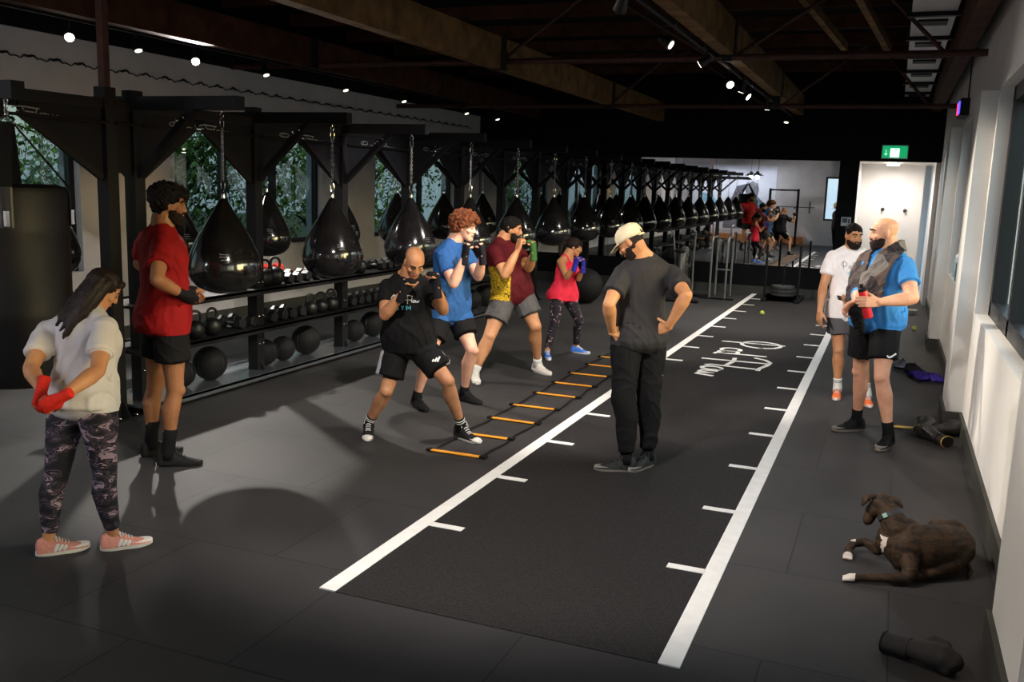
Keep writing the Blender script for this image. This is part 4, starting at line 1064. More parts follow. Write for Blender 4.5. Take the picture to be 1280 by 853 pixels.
# ================================================================ PEOPLE
POSE = {"girl":{"ankL":[-3.881,3.356,0.09],"ankR":[-3.645,3.55,0.09],"toeL":[-3.82,3.444,0.03],"toeR":[-3.546,3.682,0.03],"hipL":[-3.872,3.514,0.765],"hipR":[-3.649,3.485,0.806],"neck":[-3.763,3.568,1.253],"shL":[-3.979,3.504,1.143],"shR":[-3.585,3.5,1.199],"head":[-3.718,3.619,1.367],"knL":[-3.873,3.415,0.422],"knR":[-3.636,3.5,0.442],"elL":[-3.882,3.303,0.991],"wrL":[-3.699,3.203,0.922],"elR":[-3.476,3.334,1.016],"wrR":[-3.495,3.124,0.923],"haL":[-3.641,3.186,0.885],"haR":[-3.503,3.041,0.89]},"red":{"ankR":[-4.411,4.804,0.1],"ankL":[-4.674,4.93,0.1],"toeR":[-4.268,4.911,0.03],"toeL":[-4.587,5.092,0.03],"hipR":[-4.386,4.835,0.982],"hipL":[-4.574,4.943,0.974],"neck":[-4.49,4.901,1.609],"shR":[-4.378,4.774,1.51],"shL":[-4.687,4.984,1.522],"head":[-4.454,4.927,1.758],"knR":[-4.362,4.835,0.528],"knL":[-4.626,4.936,0.523],"elR":[-4.235,4.56,1.303],"wrR":[-4.237,4.802,1.183],"haR":[-4.242,4.875,1.149],"elL":[-4.912,5.123,1.324],"wrL":[-4.668,5.309,1.142],"haL":[-4.668,5.383,1.112]},"bald":{"ankR":[-3.639,6.139,0.1],"ankL":[-2.955,6.382,0.1],"toeR":[-3.553,5.973,0.03],"toeL":[-2.757,6.307,0.03],"hipR":[-3.418,6.185,0.716],"hipL":[-3.237,6.193,0.738],"neck":[-3.328,6.157,1.263],"shR":[-3.485,6.148,1.169],"shL":[-3.143,6.166,1.179],"head":[-3.242,6.105,1.373],"knR":[-3.439,6.058,0.388],"knL":[-2.98,6.161,0.5],"elR":[-3.393,5.941,0.987],"wrR":[-3.224,5.907,1.168],"haR":[-3.173,5.944,1.25],"elL":[-2.945,5.997,1.053],"wrL":[-2.914,5.826,1.233],"haL":[-2.954,5.815,1.315]},"ginger":{"ankR":[-3.741,7.128,0.1],"ankL":[-3.476,7.541,0.1],"toeR":[-3.538,6.965,0.03],"toeL":[-3.251,7.468,0.03],"hipR":[-3.655,7.381,0.81],"hipL":[-3.553,7.53,0.808],"neck":[-3.573,7.457,1.449],"shR":[-3.598,7.307,1.329],"shL":[-3.542,7.631,1.328],"head":[-3.476,7.474,1.572],"knR":[-3.64,7.148,0.458],"knL":[-3.355,7.427,0.499],"elR":[-3.436,7.189,1.106],"wrR":[-3.347,7.212,1.349],"haR":[-3.334,7.225,1.451],"elL":[-3.342,7.495,1.15],"wrL":[-3.247,7.355,1.347],"haL":[-3.265,7.355,1.456]},"maroon":{"ankR":[-3.75,8.392,0.1],"ankL":[-3.355,9.124,0.1],"toeR":[-3.612,8.148,0.03],"toeL":[-3.149,9.009,0.03],"hipR":[-3.597,8.74,0.837],"hipL":[-3.475,8.897,0.839],"neck":[-3.659,8.758,1.394],"shR":[-3.65,8.6,1.298],"shL":[-3.556,8.929,1.269],"head":[-3.557,8.778,1.511],"knR":[-3.658,8.518,0.449],"knL":[-3.304,8.872,0.532],"elR":[-3.493,8.47,1.078],"wrR":[-3.39,8.53,1.324],"haR":[-3.358,8.548,1.419],"elL":[-3.351,8.753,1.138],"wrL":[-3.243,8.587,1.306],"haL":[-3.248,8.591,1.399]},"pink":{"ankR":[-3.552,9.961,0.09],"ankL":[-3.366,10.456,0.09],"toeR":[-3.447,9.761,0.03],"toeL":[-3.218,10.437,0.03],"hipR":[-3.594,10.371,0.676],"hipL":[-3.5,10.506,0.67],"neck":[-3.52,10.444,1.14],"shR":[-3.548,10.303,1.09],"shL":[-3.494,10.584,1.076],"head":[-3.445,10.474,1.255],"knR":[-3.518,10.08,0.366],"knL":[-3.315,10.377,0.393],"elR":[-3.42,10.15,0.924],"wrR":[-3.29,10.059,1.077],"haR":[-3.244,10.08,1.159],"elL":[-3.373,10.456,0.884],"wrL":[-3.281,10.332,1.04],"haL":[-3.278,10.34,1.123]},"coach":{"ankL":[-1.582,6.177,0.1],"ankR":[-1.47,6.348,0.1],"toeL":[-1.751,6.108,0.03],"toeR":[-1.518,6.232,0.03],"hipL":[-1.651,6.266,0.924],"hipR":[-1.512,6.397,0.918],"neck":[-1.587,6.313,1.494],"shL":[-1.683,6.21,1.385],"shR":[-1.407,6.439,1.386],"head":[-1.648,6.246,1.599],"knL":[-1.624,6.186,0.508],"knR":[-1.488,6.352,0.501],"elL":[-1.709,5.982,1.192],"wrL":[-1.72,6.132,0.992],"haL":[-1.64,6.095,0.971],"elR":[-1.241,6.218,1.268],"wrR":[-1.358,6.264,1.04],"haR":[-1.432,6.261,0.989]},"white":{"ankR":[-0.358,9.529,0.1],"ankL":[-0.08,9.366,0.1],"toeR":[-0.351,9.246,0.03],"toeL":[-0.048,9.195,0.03],"hipR":[-0.421,9.519,0.85],"hipL":[-0.269,9.537,0.86],"neck":[-0.335,9.532,1.451],"shR":[-0.508,9.484,1.374],"shL":[-0.172,9.576,1.381],"head":[-0.338,9.488,1.582],"knR":[-0.381,9.495,0.478],"knL":[-0.167,9.422,0.487],"elR":[-0.567,9.404,1.092],"wrR":[-0.568,9.275,0.866],"haR":[-0.552,9.263,0.768],"elL":[-0.117,9.438,1.12],"wrL":[-0.284,9.3,0.977],"haL":[-0.351,9.247,0.947]},"towel":{"ankR":[-0.132,8.22,0.1],"ankL":[0.122,7.811,0.1],"toeR":[-0.293,8.102,0.03],"toeL":[0.043,7.579,0.03],"hipR":[-0.139,7.994,0.962],"hipL":[0.022,7.897,0.988],"neck":[-0.007,7.961,1.552],"shR":[-0.138,8.092,1.453],"shL":[0.107,7.824,1.442],"head":[-0.06,7.94,1.675],"knR":[-0.142,8.105,0.533],"knL":[0.027,7.782,0.556],"elR":[-0.201,7.929,1.198],"wrR":[-0.211,7.664,1.147],"haR":[-0.24,7.584,1.116],"elL":[0.189,7.632,1.212],"wrL":[-0.048,7.509,1.176],"haL":[-0.132,7.476,1.173]}}
M_eye = mat('eye_white', (150,142,136), .5); M_iris = mat('dark_iris', (34,24,20), .2)
M_lip = mat('lip', (164,98,86), .5)
H_black = mat('black_hair', (20,16,15), .8, 0, .3, 30, spec=.15); H_dark = mat('dark_brown_hair', (36,26,22), .7, 0, .35, 24, spec=.2)
H_ging = mat('ginger_hair', (92,48,26), .8, 0, .3, 30, spec=.2); H_beard = mat('dark_beard', (34,25,22), .85, 0, .3, 40, spec=.15)
H_ombre = mat('brown_black_hair', (36,27,24), .6, 0, .4, 16, spec=.25)

HR = [(-.112, .020, .060, .018), (-.098, .036, .046, .034), (-.075, .050, .028, .056), (-.045, .060, .012, .076), (-.01, .067, .0, .089), (.02, .071, -.005, .094), (.05, .073, -.009, .096), (.075, .068, -.011, .088), (.096, .052, -.011, .068), (.110, .030, -.009, .040), (.116, .010, -.008, .014)]
def head_frame(d, pitch, roll=0.):
    f0 = nrm(V(d[0], d[1], 0)); r = nrm(np.cross(f0, UP))
    p = math.radians(pitch); f = f0*math.cos(p) - UP*math.sin(p); u = UP*math.cos(p) + f0*math.sin(p)
    q = math.radians(roll); r2 = r*math.cos(q) + u*math.sin(q); u2 = u*math.cos(q) - r*math.sin(q)
    return r2, f, u2
def head_geo(g, c, fr, k, nose=1.):
    r, f, u = fr; c = V(*c)
    rs = []
    for z, w_, yc, d in HR:
        rs.append([c + u*z*k + r*w_*k*math.cos(2*PI*i/20) + f*(yc*k + d*k*math.sin(2*PI*i/20)) for i in range(20)])
    g.rings(rs)
    P = lambda x, y, z: c + r*x*k + f*y*k + u*z*k
    g.tube([P(0,.086,.02), P(0,.094,-.008), P(0,.100,-.026)], [.007*k, .010*k, .0125*k*nose], 10)
    for s in (-1, 1):
        g.ball(P(s*.012,.090,-.030), .009*k, seg=8, rows=6)
        g.tube([P(s*.015,.088,.026), P(s*.045,.076,.026)], [.009*k, .007*k], 8)
        g.ball(P(s*.042,.062,-.022), (.02*k,.022*k,.02*k), seg=10, rows=6)
        g.ball(P(s*.073,-.006,-.003), (.010*k,.017*k,.031*k), (r, f, u), seg=10, rows=8)
    g.tube([P(-.022,.079,-.060), P(0,.090,-.058), P(.022,.079,-.060)], [.006*k, .008*k, .006*k], 8)
    g.ball(P(0,.066,-.092), (.022*k,.02*k,.018*k), seg=10, rows=6)
def hand_geo(g, wr, d, n, side, k, curl=15, thumb=.5, spread=.0, wrap=None, vary=True):
    """wr wrist, d direction of the palm, n palm-side normal, side 'L'/'R', curl degrees per joint"""
    d = nrm(d); n = nrm(n - d*np.dot(n, d)); t = nrm(np.cross(d, n)) * (1 if side == 'R' else -1)   # towards the thumb
    wr = V(*wr); P = lambda a, b, c: wr + d*a*k + t*b*k + n*c*k
    for b in (-.028, -.010, .010, .028):
        g.tube([P(-.01, b*.6, 0), P(.045, b*.95, 0), P(.088, b, -.001)], [.0145*k, .0145*k, .0115*k], 8)
    g.tube([P(.02, .014, .006), P(.07, .0, .005)], [(.026*k, .013*k), (.03*k, .012*k)], 10, tuple(n))
    for i, (b, L) in enumerate(((.031, .92), (.0105, 1.), (-.0105, .95), (-.031, .78))):
        p = P(.088 + (.004 if i in (1,2) else 0), b, 0); ang = 0; q = [p]
        for j, seg in enumerate((.045, .028, .021)):
            ang += math.radians(curl*(1.0 if j else .9) + (i*3 if vary else 0))
            dd = d*math.cos(ang) + n*math.sin(ang) + t*spread*(1.5-i)*.1
            p = p + nrm(dd)*seg*L*k; q.append(p)
        g.tube(q, [.0095*k, .0088*k, .0082*k, .007*k], 8)
    a0 = math.radians(50 - 25*thumb)
    b0 = P(.018, .026, .008); d1 = nrm(d*math.cos(a0) + t*math.sin(a0) + n*.35*thumb)
    d2 = nrm(d1 + n*.5*thumb - t*.75*thumb)
    b1 = b0 + d1*.042*k; b2 = b1 + nrm(d1*.5 + d2*.5)*.03*k; b3 = b2 + d2*.024*k
    g.tube([b0, b1, b2, b3], [.0145*k, .0115*k, .0098*k, .008*k], 8)
    if wrap is not None:
        wrap.tube([wr - d*.07*k, wr + d*.0*k, P(.045, 0, 0), P(.086, 0, 0)], [(.031*k,.030*k), (.032*k,.027*k), (.044*k,.024*k), (.043*k,.022*k)], 18, tuple(n), dome=False)
        wrap.tube([P(.080, 0, .004), P(.092, 0, .02 if curl > 50 else .0), P(.094, 0, .040) if curl > 50 else P(.1, 0, 0)], [(.043*k, .019*k)]*3, 18, tuple(n) if curl <= 50 else tuple(d))
        wrap.tube([P(.015, .02, .004), b1*.75+b0*.25], [.021*k, .0165*k], 12)

def torso_rings(J, k, prof, lean=0.):
    hc = (J['hipL'] + J['hipR'])/2; nk = J['neck']; U = nrm(nk - hc); Ln = np.linalg.norm(nk - hc)
    hx = nrm(J['hipR'] - J['hipL']); sx = nrm(J['shR'] - J['shL'])
    out = []
    for t, w_, d, off in prof:
        a = min(max((t - .1)/.75, 0), 1); x = nrm(hx*(1-a) + sx*a); x = nrm(x - U*np.dot(x, U)*.85); F = nrm(np.cross(U, x))
        c = hc + U*Ln*t + F*off*k
        out.append([c + x*w_*k*sgnp(math.cos(2*PI*i/24)) + F*d*k*sgnp(math.sin(2*PI*i/24)) for i in range(24)])
    return out
def sgnp(v, e=.88):
    return math.copysign(abs(v)**e, v)
T_MALE = [(-.16, .080, .070, -.005), (-.08, .155, .112, -.012), (.0, .170, .122, -.018), (.10, .165, .118, -.012), (.25, .150, .108, .0), (.38, .148, .105, .004), (.52, .158, .112, .004), (.66, .172, .120, .006), (.78, .180, .120, .0), (.87, .165, .105, -.01), (.94, .115, .085, -.012), (1.0, .066, .068, -.005)]
T_FEM = [(-.16, .085, .075, -.01), (-.08, .165, .120, -.015), (.0, .180, .130, -.022), (.10, .170, .120, -.012), (.25, .140, .105, .0), (.38, .132, .100, .004), (.52, .142, .108, .01), (.66, .155, .125, .016), (.78, .158, .115, .006), (.87, .148, .095, -.008), (.94, .105, .078, -.012), (1.0, .058, .058, -.005)]

def scale_prof(p, w, d, belly=0.):
    return [(t, a*w, b*d + belly*math.exp(-((t-.28)/.22)**2), c + belly*.6*math.exp(-((t-.28)/.22)**2)) for t, a, b, c in p]

def lerp(a, b, t): return a*(1-t) + b*t

def person(key, label, skin, Hh, hd, pitch, sex='m', build=1., belly=0., hands={}, roll=0., vox=.0055, leg=1., arm=1., stub=None):
    J = {a: V(*b) for a, b in POSE[key].items()}
    k = Hh/1.76; base = V((J['ankL'][0]+J['ankR'][0])/2, (J['ankL'][1]+J['ankR'][1])/2, 0)
    prof = scale_prof(T_MALE if sex == 'm' else T_FEM, build, build, belly)
    g = Geo(); g.rings(torso_rings(J, k, prof))
    wraps = {}
    hc = (J['hipL'] + J['hipR'])/2; U = nrm(J['neck'] - hc)
    # shoulders / neck
    nh = lerp(J['neck'], J['head'], .42) - nrm(V(hd[0], hd[1], 0))*.035*k
    for s in 'LR':
        g.tube([nh, lerp(J['neck'], J['sh'+s], .30) + U*.012*k, lerp(J['neck'], J['sh'+s], .75)], [.046*k, .052*k*build, .050*k], 14)
        sh, el, wr, ha = J['sh'+s], J['el'+s], J['wr'+s], J['ha'+s]
        g.tube([lerp(J['neck'], sh, .15) - U*.03*k, lerp(J['neck'], sh, .6) - U*.03*k, sh - U*.01*k], [.062*k, .060*k*arm, .062*k*arm], 14)
        ua = nrm(el - sh); fa = nrm(wr - el)
        g.tube([sh, lerp(sh, el, .25), lerp(sh, el, .55), lerp(sh, el, .85), el], [.058*k*arm, .055*k*arm, .050*k*arm, .042*k*arm, .039*k*arm], 16)
        g.tube([el, lerp(el, wr, .22), lerp(el, wr, .5), lerp(el, wr, .8), wr], [.039*k*arm, .045*k*arm, .038*k*arm, .029*k*arm, (.029*k, .024*k)], 16)
        h = hands.get(s, {})
        n = h.get('n'); 
        if n is None: n = J['head'] - ha
        wp = Geo() if h.get('wrap') is not None else None
        hand_geo(g, wr, h.get('d', ha - wr), V(*n), s, k*h.get('size', 1.0), h.get('curl', 15), h.get('thumb', .6), h.get('spread', 0), wp)
        if wp is not None: wraps[s] = (wp, h['wrap'])
        hp, kn, an, to = J['hip'+s], J['kn'+s], J['ank'+s], J['toe'+s]
        td = nrm(kn - hp); fd = nrm(V(to[0]-an[0], to[1]-an[1], 0))
        g.tube([hp - U*(-.02)*k, lerp(hp, kn, .2), lerp(hp, kn, .5), lerp(hp, kn, .8), kn], [.088*k*leg, .090*k*leg, .076*k*leg, .058*k*leg, .053*k*leg], 18)
        bk = -fd*.012*k
        g.tube([kn, lerp(kn, an, .12)+bk*.3, lerp(kn, an, .32)+bk*1.3, lerp(kn, an, .6)+bk*.6, lerp(kn, an, .85), an], [.052*k*leg, .051*k*leg, .058*k*leg, .044*k*leg, .034*k*leg, .034*k], 16)
        g.ball(kn + fd*.02*k, .044*k*leg, seg=12, rows=8)
        g.tube([an, an + fd*.03*k - UP*.045*k, an + fd*.12*k - UP*.068*k], [(.030*k, .030*k), (.030*k,.022*k), (.034*k,.012*k)], 12)
        g.ball(an - fd*.025*k - UP*.035*k, .028*k, seg=10, rows=8)
    r, f, u = fr = head_frame(hd, pitch, roll)
    c = J['head']; hk = k*.99
    g.tube([J['neck'] - U*.05*k, lerp(J['neck'], c - f*.02*k, .5), c - f*.022*k - u*.02*k], [.072*k*build**.5, .066*k*build**.5, .060*k], 16)
    head_geo(g, c, fr, hk)
    lipc = c + f*.09*hk - u*.06*hk
    out = []
    out = []
    b = soft('person', g, [skin, M_lip], None, vox, 2, matfn=(lambda q: abs(np.dot(q-lipc, r)) < .026*hk and abs(np.dot(q-lipc, u)) < .0085*hk and np.dot(q-lipc, f) > -.014*hk), origin=base, out=out)
    tag(b, label, 'person')
    # eyes and brows
    for s in (-1, 1):
        P = lambda x, y, z: c + r*x*hk + f*y*hk + u*z*hk
        if pitch > 20:
            Geo().tube([P(s*.018, .088, .004), P(s*.031, .088, .0), P(s*.044, .080, .004)], [.0022*hk]*3, 6).build('eyelashes', H_black, b)
        else: Geo().ball(P(s*.031, .0815, .008), (.0115*hk, .0075*hk, .0046*hk), fr, seg=12, rows=8).build('eye', M_eye, b, True)
        if pitch <= 20: Geo().ball(P(s*.031, .0872, .008), (.0050*hk, .004*hk, .0046*hk), fr, seg=10, rows=6).build('iris', M_iris, b, True)
        Geo().tube([P(s*.013, .0975, .027), P(s*.032, .0925, .034), P(s*.05, .079, .028)], [(.0055*hk, .0035*hk)]*3, 8, tuple(f)).build('eyebrow', H_dark if key != 'ginger' else H_ging, b)
    for s, (wp, m) in wraps.items():
        wp and soft('hand_wrap', wp, m, b, .0045, 2, .0015, 60)
    bvh = BVHTree.FromPolygons([Vector(q) for q in out[0][0]], out[0][1])
    return dict(bvh=bvh, J=J, k=k, b=b, fr=fr, c=c, hk=hk, U=U, hc=hc, prof=prof, sex=sex, build=build, leg=leg, arm=arm)

def tops(P, name, m, hem=-.06, sleeve=.55, ease=.016, loose=.02, amp=.010, flare=0., neck_t=.955, matfn=None, sl_ease=.014, seed=1., vox=.0085, tank=False):
    J, k = P['J'], P['k']
    prof = []
    for t, w_, d, off in P['prof']:
        if t < hem - .001 or t > .9: continue
        e = ease + loose*math.exp(-((t-.2)/.3)**2) + flare*max(0, (.35-t))
        prof.append((t, w_ + e, d + e, off))
    # hem ring
    ts = [q[0] for q in P['prof']]
    def at(t): return [float(np.interp(t, ts, [q[i] for q in P['prof']])) for i in (1, 2, 3)]
    w_, d, off = at(max(hem, -.06)); e = ease + loose*math.exp(-((hem-.2)/.3)**2) + flare*max(0, (.35-hem))
    prof = [(hem, w_+e, d+e, off)] + [q for q in prof if q[0] > hem + .02]
    if not tank:
        prof = [q for q in prof if q[0] < .9]; w_, d, off = at(.94); prof.append((.94, w_ + .010, d + .010, off)); w_, d, off = at(1.0); prof.append((1.0, w_ + .014, d + .014, off))
    else:
        prof = [q for q in prof if q[0] < .72]; w_, d, off = at(.80); prof.append((.80, w_*.72, d + .008, off))
    g = Geo(); g.rings(torso_rings(J, k, prof)); U = P['U']
    for s in 'LR':
        sh, el = J['sh'+s], J['el'+s]
        if not tank:
            g.tube([lerp(J['neck'], sh, .35) - U*.035*k, lerp(J['neck'], sh, .65) - U*.025*k, sh - U*.01*k], [.060*k, (.064)*k, (.060*P['arm']+.006)*k], 16)
            a = P['arm']
            g.tube([sh, lerp(sh, el, sleeve*.5), lerp(sh, el, sleeve)], [(.058*a+.006)*k, (.054*a+sl_ease*.6)*k, (.050*a+sl_ease*.95)*k], 20, dome=False)
        else:
            x = nrm(J['shR'] - J['shL'])*(1 if s == 'R' else -1); F = nrm(np.cross(U, nrm(J['shR']-J['shL'])))
            top = lerp(J['neck'], sh, .42) + U*.012*k
            q = P['hc'] + U*np.linalg.norm(J['neck']-P['hc'])*.74
            g.tube([q + x*.08*k + F*.105*k, lerp(q, top, .6) + x*.02*k + F*.095*k, top + U*.012*k + F*.02*k, top - F*.045*k - U*.01*k, q + x*.04*k - F*.095*k], [(.02*k, .010*k)]*5, 10, tuple(x))
    out = []
    o = soft(name, g, m, P['b'], vox, 2, amp, 7., (1, 1, .55), seed, matfn, out=out, over=[P['bvh'], P['bvh2']], gap=.006)
    P['surf'] = out[0]; P['shirt'] = o
    return o

def shorts(P, m, length=.62, ease=.012, hemr=.036, waist=.14, name='shorts', amp=.008, seed=4., matfn=None, mats=None):
    J, k = P['J'], P['k']
    ts = [q[0] for q in P['prof']]
    prof = []
    for t in (-.13, -.06, 0., .07, waist):
        w_, d, off = [float(np.interp(t, ts, [q[i] for q in P['prof']])) for i in (1, 2, 3)]
        prof.append((t, w_ + ease + .004, d + ease + .004, off))
    g = Geo(); g.rings(torso_rings(J, k, prof))
    for s in 'LR':
        hp, kn = J['hip'+s], J['kn'+s]; l = P['leg']
        g.tube([hp, lerp(hp, kn, .2), lerp(hp, kn, length*.7), lerp(hp, kn, length)], [(.090*l+ease)*k, (.090*l+ease*1.3)*k, (.078*l+hemr*.8)*k, (.072*l+hemr)*k], 22, dome=False)
    out = []
    o = soft(name, g, mats or m, P['b'], .0085, 2, amp, 8., (1, 1, .5), seed, matfn, out=out, over=P['bvh'], gap=.004); P['bsurf'] = out[0]; P['bvh2'] = BVHTree.FromPolygons([Vector(q) for q in out[0][0]], out[0][1])
    return o

def pants(P, m, ease=.012, to=.93, knee=.014, ank=.012, waist=.13, amp=.006, name='trousers', cuff=None, seed=2., vox=.008):
    J, k = P['J'], P['k']; ts = [q[0] for q in P['prof']]; prof = []
    for t in (-.13, -.06, 0., .07, waist):
        w_, d, off = [float(np.interp(t, ts, [q[i] for q in P['prof']])) for i in (1, 2, 3)]
        prof.append((t, w_ + ease + .003, d + ease + .003, off))
    g = Geo(); g.rings(torso_rings(J, k, prof))
    for s in 'LR':
        hp, kn, an, to_ = J['hip'+s], J['kn'+s], J['ank'+s], J['toe'+s]; l = P['leg']; fd = nrm(V(to_[0]-an[0], to_[1]-an[1], 0)); bk = -fd*.012*k
        g.tube([hp, lerp(hp, kn, .25), lerp(hp, kn, .6), kn + fd*.006*k], [(.090*l+ease)*k, (.090*l+ease)*k, (.072*l+ease)*k, (.056*l+knee)*k], 20)
        g.tube([kn + fd*.006*k, lerp(kn, an, .3)+bk*1.2, lerp(kn, an, .62)+bk*.6, lerp(kn, an, to)], [(.055*l+knee)*k, (.058*l+knee*.8)*k, (.046*l+ank)*k, (.035*l+ank)*k], 20, dome=False)
    out = []
    o = soft(name, g, m, P['b'], vox, 2, amp, 9., (1, 1, .7), seed, over=P['bvh'], gap=.003, out=out)
    P['bvh2'] = BVHTree.FromPolygons([Vector(q) for q in out[0][0]], out[0][1])
    if cuff is not None:
        for s in 'LR':
            kn, an = J['kn'+s], J['ank'+s]
            Geo().tube([lerp(kn, an, to-.10), lerp(kn, an, to-.02), lerp(kn, an, to+.03)], [(.035+ank+.004)*k, (.034+ank*.6)*k, (.034+ank*.4)*k], 20, dome=False).build('ankle_cuff', cuff, o, True)
    return o

def socks(P, m, h=.75, stripe=None, slack=.003):
    J, k = P['J'], P['k']
    for s in 'LR':
        kn, an = J['kn'+s], J['ank'+s]
        r0 = float(np.interp(h, [.32, .6, .85, 1], [.058, .044, .034, .034]))*P['leg']
        o = Geo().tube([lerp(kn, an, h), lerp(kn, an, (h+1)/2), lerp(kn, an, 1.0), an - UP*.045*k], [(r0+slack+.002)*k, (.037*P['leg']+slack)*k, (.040+slack)*k, (.043+slack)*k], 18, dome=False).build('sock', m, P['b'], True)
        if stripe:
            for t in (h+.03, h+.075):
                rr = (float(np.interp(t, [.32, .6, .85, 1], [.058, .044, .034, .034]))*P['leg'] + slack + .0035)*k
                Geo().tube([lerp(kn, an, t), lerp(kn, an, t+.022)], [rr, rr], 18, dome=False).build('sock_stripe', stripe, o, True)

def shoes(P, up_m, sole_m, L=None, hi=0., lace=None, stripe=None, toe=None, thick=.028):
    J, k = P['J'], P['k']; L = L or .285*k
    for s in 'LR':
        an, to_ = J['ank'+s], J['toe'+s]
        shoe_shape(P['b'], V(an[0], an[1], .095*k), to_ - an, L, up_m, sole_m, hi, lace, k, stripe, toe, thick)

def tufts(P, name, m, mask, n=500, r=(.010, .016), out=.004, seed=1, vox=.0045, amp=.0, jit=.004, smooth=1):
    """short hair or beard grown on the head surface where mask(x, y, z) holds (head units)"""
    random.seed(seed); rr, f, u = P['fr']; c = P['c']; k = P['hk']; g = Geo(); cnt = 0; tries = 0
    zs = [q[0] for q in HR]
    while cnt < n and tries < n*60:
        tries += 1
        z = random.uniform(-.112, .118); a = random.uniform(0, 2*PI)
        zz = min(z, .114)
        w_, yc, d = [float(np.interp(zz, zs, [q[i] for q in HR])) for i in (1, 2, 3)]
        x = w_*math.cos(a); y = yc + d*math.sin(a)
        if not mask(x, y, z): continue
        nx = nrm(V(math.cos(a)/max(w_, .01), math.sin(a)/max(d, .01), 0))*(1 if z < .09 else .5) + V(0, 0, max(0, z-.03)*12)
        nn = nrm(nx); o = out + random.uniform(-jit, jit); s = random.uniform(*r)
        p = c + rr*(x + nn[0]*o)*k + f*(y + nn[1]*o)*k + u*(z + nn[2]*o)*k
        g.ball(p, s*k, seg=7, rows=5); cnt += 1
    return soft(name, g, m, P['b'], vox*k, smooth, amp, 60, fix=False)

def hairline(x, y, z, front=.045, nape=-.06, side=.0):
    # front of the head bare below 'front', nape covered down to 'nape'
    if y > .045: return z > front + (0 if abs(x) < .05 else -.02)
    if y > .0: return z > side + (y/.045)*.03
    return z > nape + max(0, (y+.03))*1.2
def beardmask(x, y, z, top=-.03, full=True):
    if y < .012: return False
    if y > .05: return z < -.066 or (abs(x) > .034 and z < -.05)
    return z < top
def moustache(P, m):
    r, f, u = P['fr']; c = P['c']; k = P['hk']; Q = lambda x, y, z: c + r*x*k + f*y*k + u*z*k
    Geo().tube([Q(-.032, .076, -.062), Q(-.016, .088, -.047), Q(0, .094, -.043), Q(.016, .088, -.047), Q(.032, .076, -.062)], [.005*k, .0065*k, .006*k, .0065*k, .005*k], 8).build('moustache', m, P['b'], True)

# ---------------------------------------------------------------- fabrics
C_white = mat('white_cotton', (205,198,198), .85, 0, .04, 6); C_blk = mat('black_cotton', (18,17,19), .85, 0, .12, 9)
C_char = mat('washed_black_cotton', (47,45,48), .85, 0, .1, 7); C_red = mat('red_cotton', (134,17,19), .8, 0, .1, 9)
C_blue = mat('blue_marl', (40,80,134), .8, 0, .12, 40); C_sky = mat('sky_blue_cotton', (58,128,196), .8, 0, .08, 9)
C_gry = mat('grey_shorts_cloth', (84,81,82), .8, 0, .12, 14); C_pink = mat('coral_pink_jersey', (222,46,70), .75, 0, .08, 9)
C_mar = mat('maroon_jersey', (80,16,22), .75, 0, .15, 9); C_sock = mat('black_sock', (18,18,20), .9); C_wsock = mat('white_sock', (220,218,212), .9)
C_wrap = mat('black_hand_wrap', (21,20,26), .85, 0, .2, 30); C_rwrap = mat('red_hand_wrap', (206,44,34), .8, 0, .12, 40); C_bwrap = mat('blue_hand_wrap', (42,44,150), .8, 0, .12, 40); C_gwrap = mat('green_hand_wrap', (54,92,46), .8, 0, .12, 40)
C_camo = pattern_mat('camouflage_print', [(0, (28,26,33)), (.44, (46,42,54)), (.5, (84,70,84)), (.53, (32,30,38)), (.585, (150,126,140)), (.64, (54,56,76)), (.70, (178,152,160))], 10, .7, (1, 1, 2.2), seed=1.3)
C_floral = pattern_mat('dark_floral_print', [(0, (24,22,28)), (.53, (66,48,62)), (.57, (30,26,34)), (.62, (170,140,152)), (.68, (108,56,70)), (.74, (190,176,176))], 26, .7, (1, 1, 1.2), detail=4, seed=4)
C_ysc = pattern_mat('yellow_scribble_print', [(0, (34,26,16)), (.045, (196,160,32))], 30, .75, kind='edge')
C_towel = pattern_mat('grey_facet_print', [(0, (50,44,45)), (.3, (72,65,65)), (.45, (112,106,103)), (.6, (80,67,63)), (.8, (56,51,55))], 9, .95, kind='cell')
SH_grey = mat('dark_grey_trainer', (38,40,40), .7, 0, .3, 40); SH_blk = mat('black_trainer', (20,19,21), .7, 0, .2, 40); SH_wht = mat('white_trainer', (212,204,194), .6, 0, .06, 30)
SH_pink = mat('dusty_pink_knit', (200,134,122), .75, 0, .1, 50); SH_or = mat('orange_knit', (236,110,52), .7, 0, .12, 50); SH_blue = mat('bright_blue_knit', (70,124,220), .7, 0, .12, 50); SH_canvas = mat('black_canvas', (30,28,30), .85, 0, .15, 60)
SO_w = mat('white_foam_sole', (226,220,214), .6); SO_b = mat('black_sole', (28,27,27), .7); SO_g = mat('taupe_sole', (126,118,110), .65)

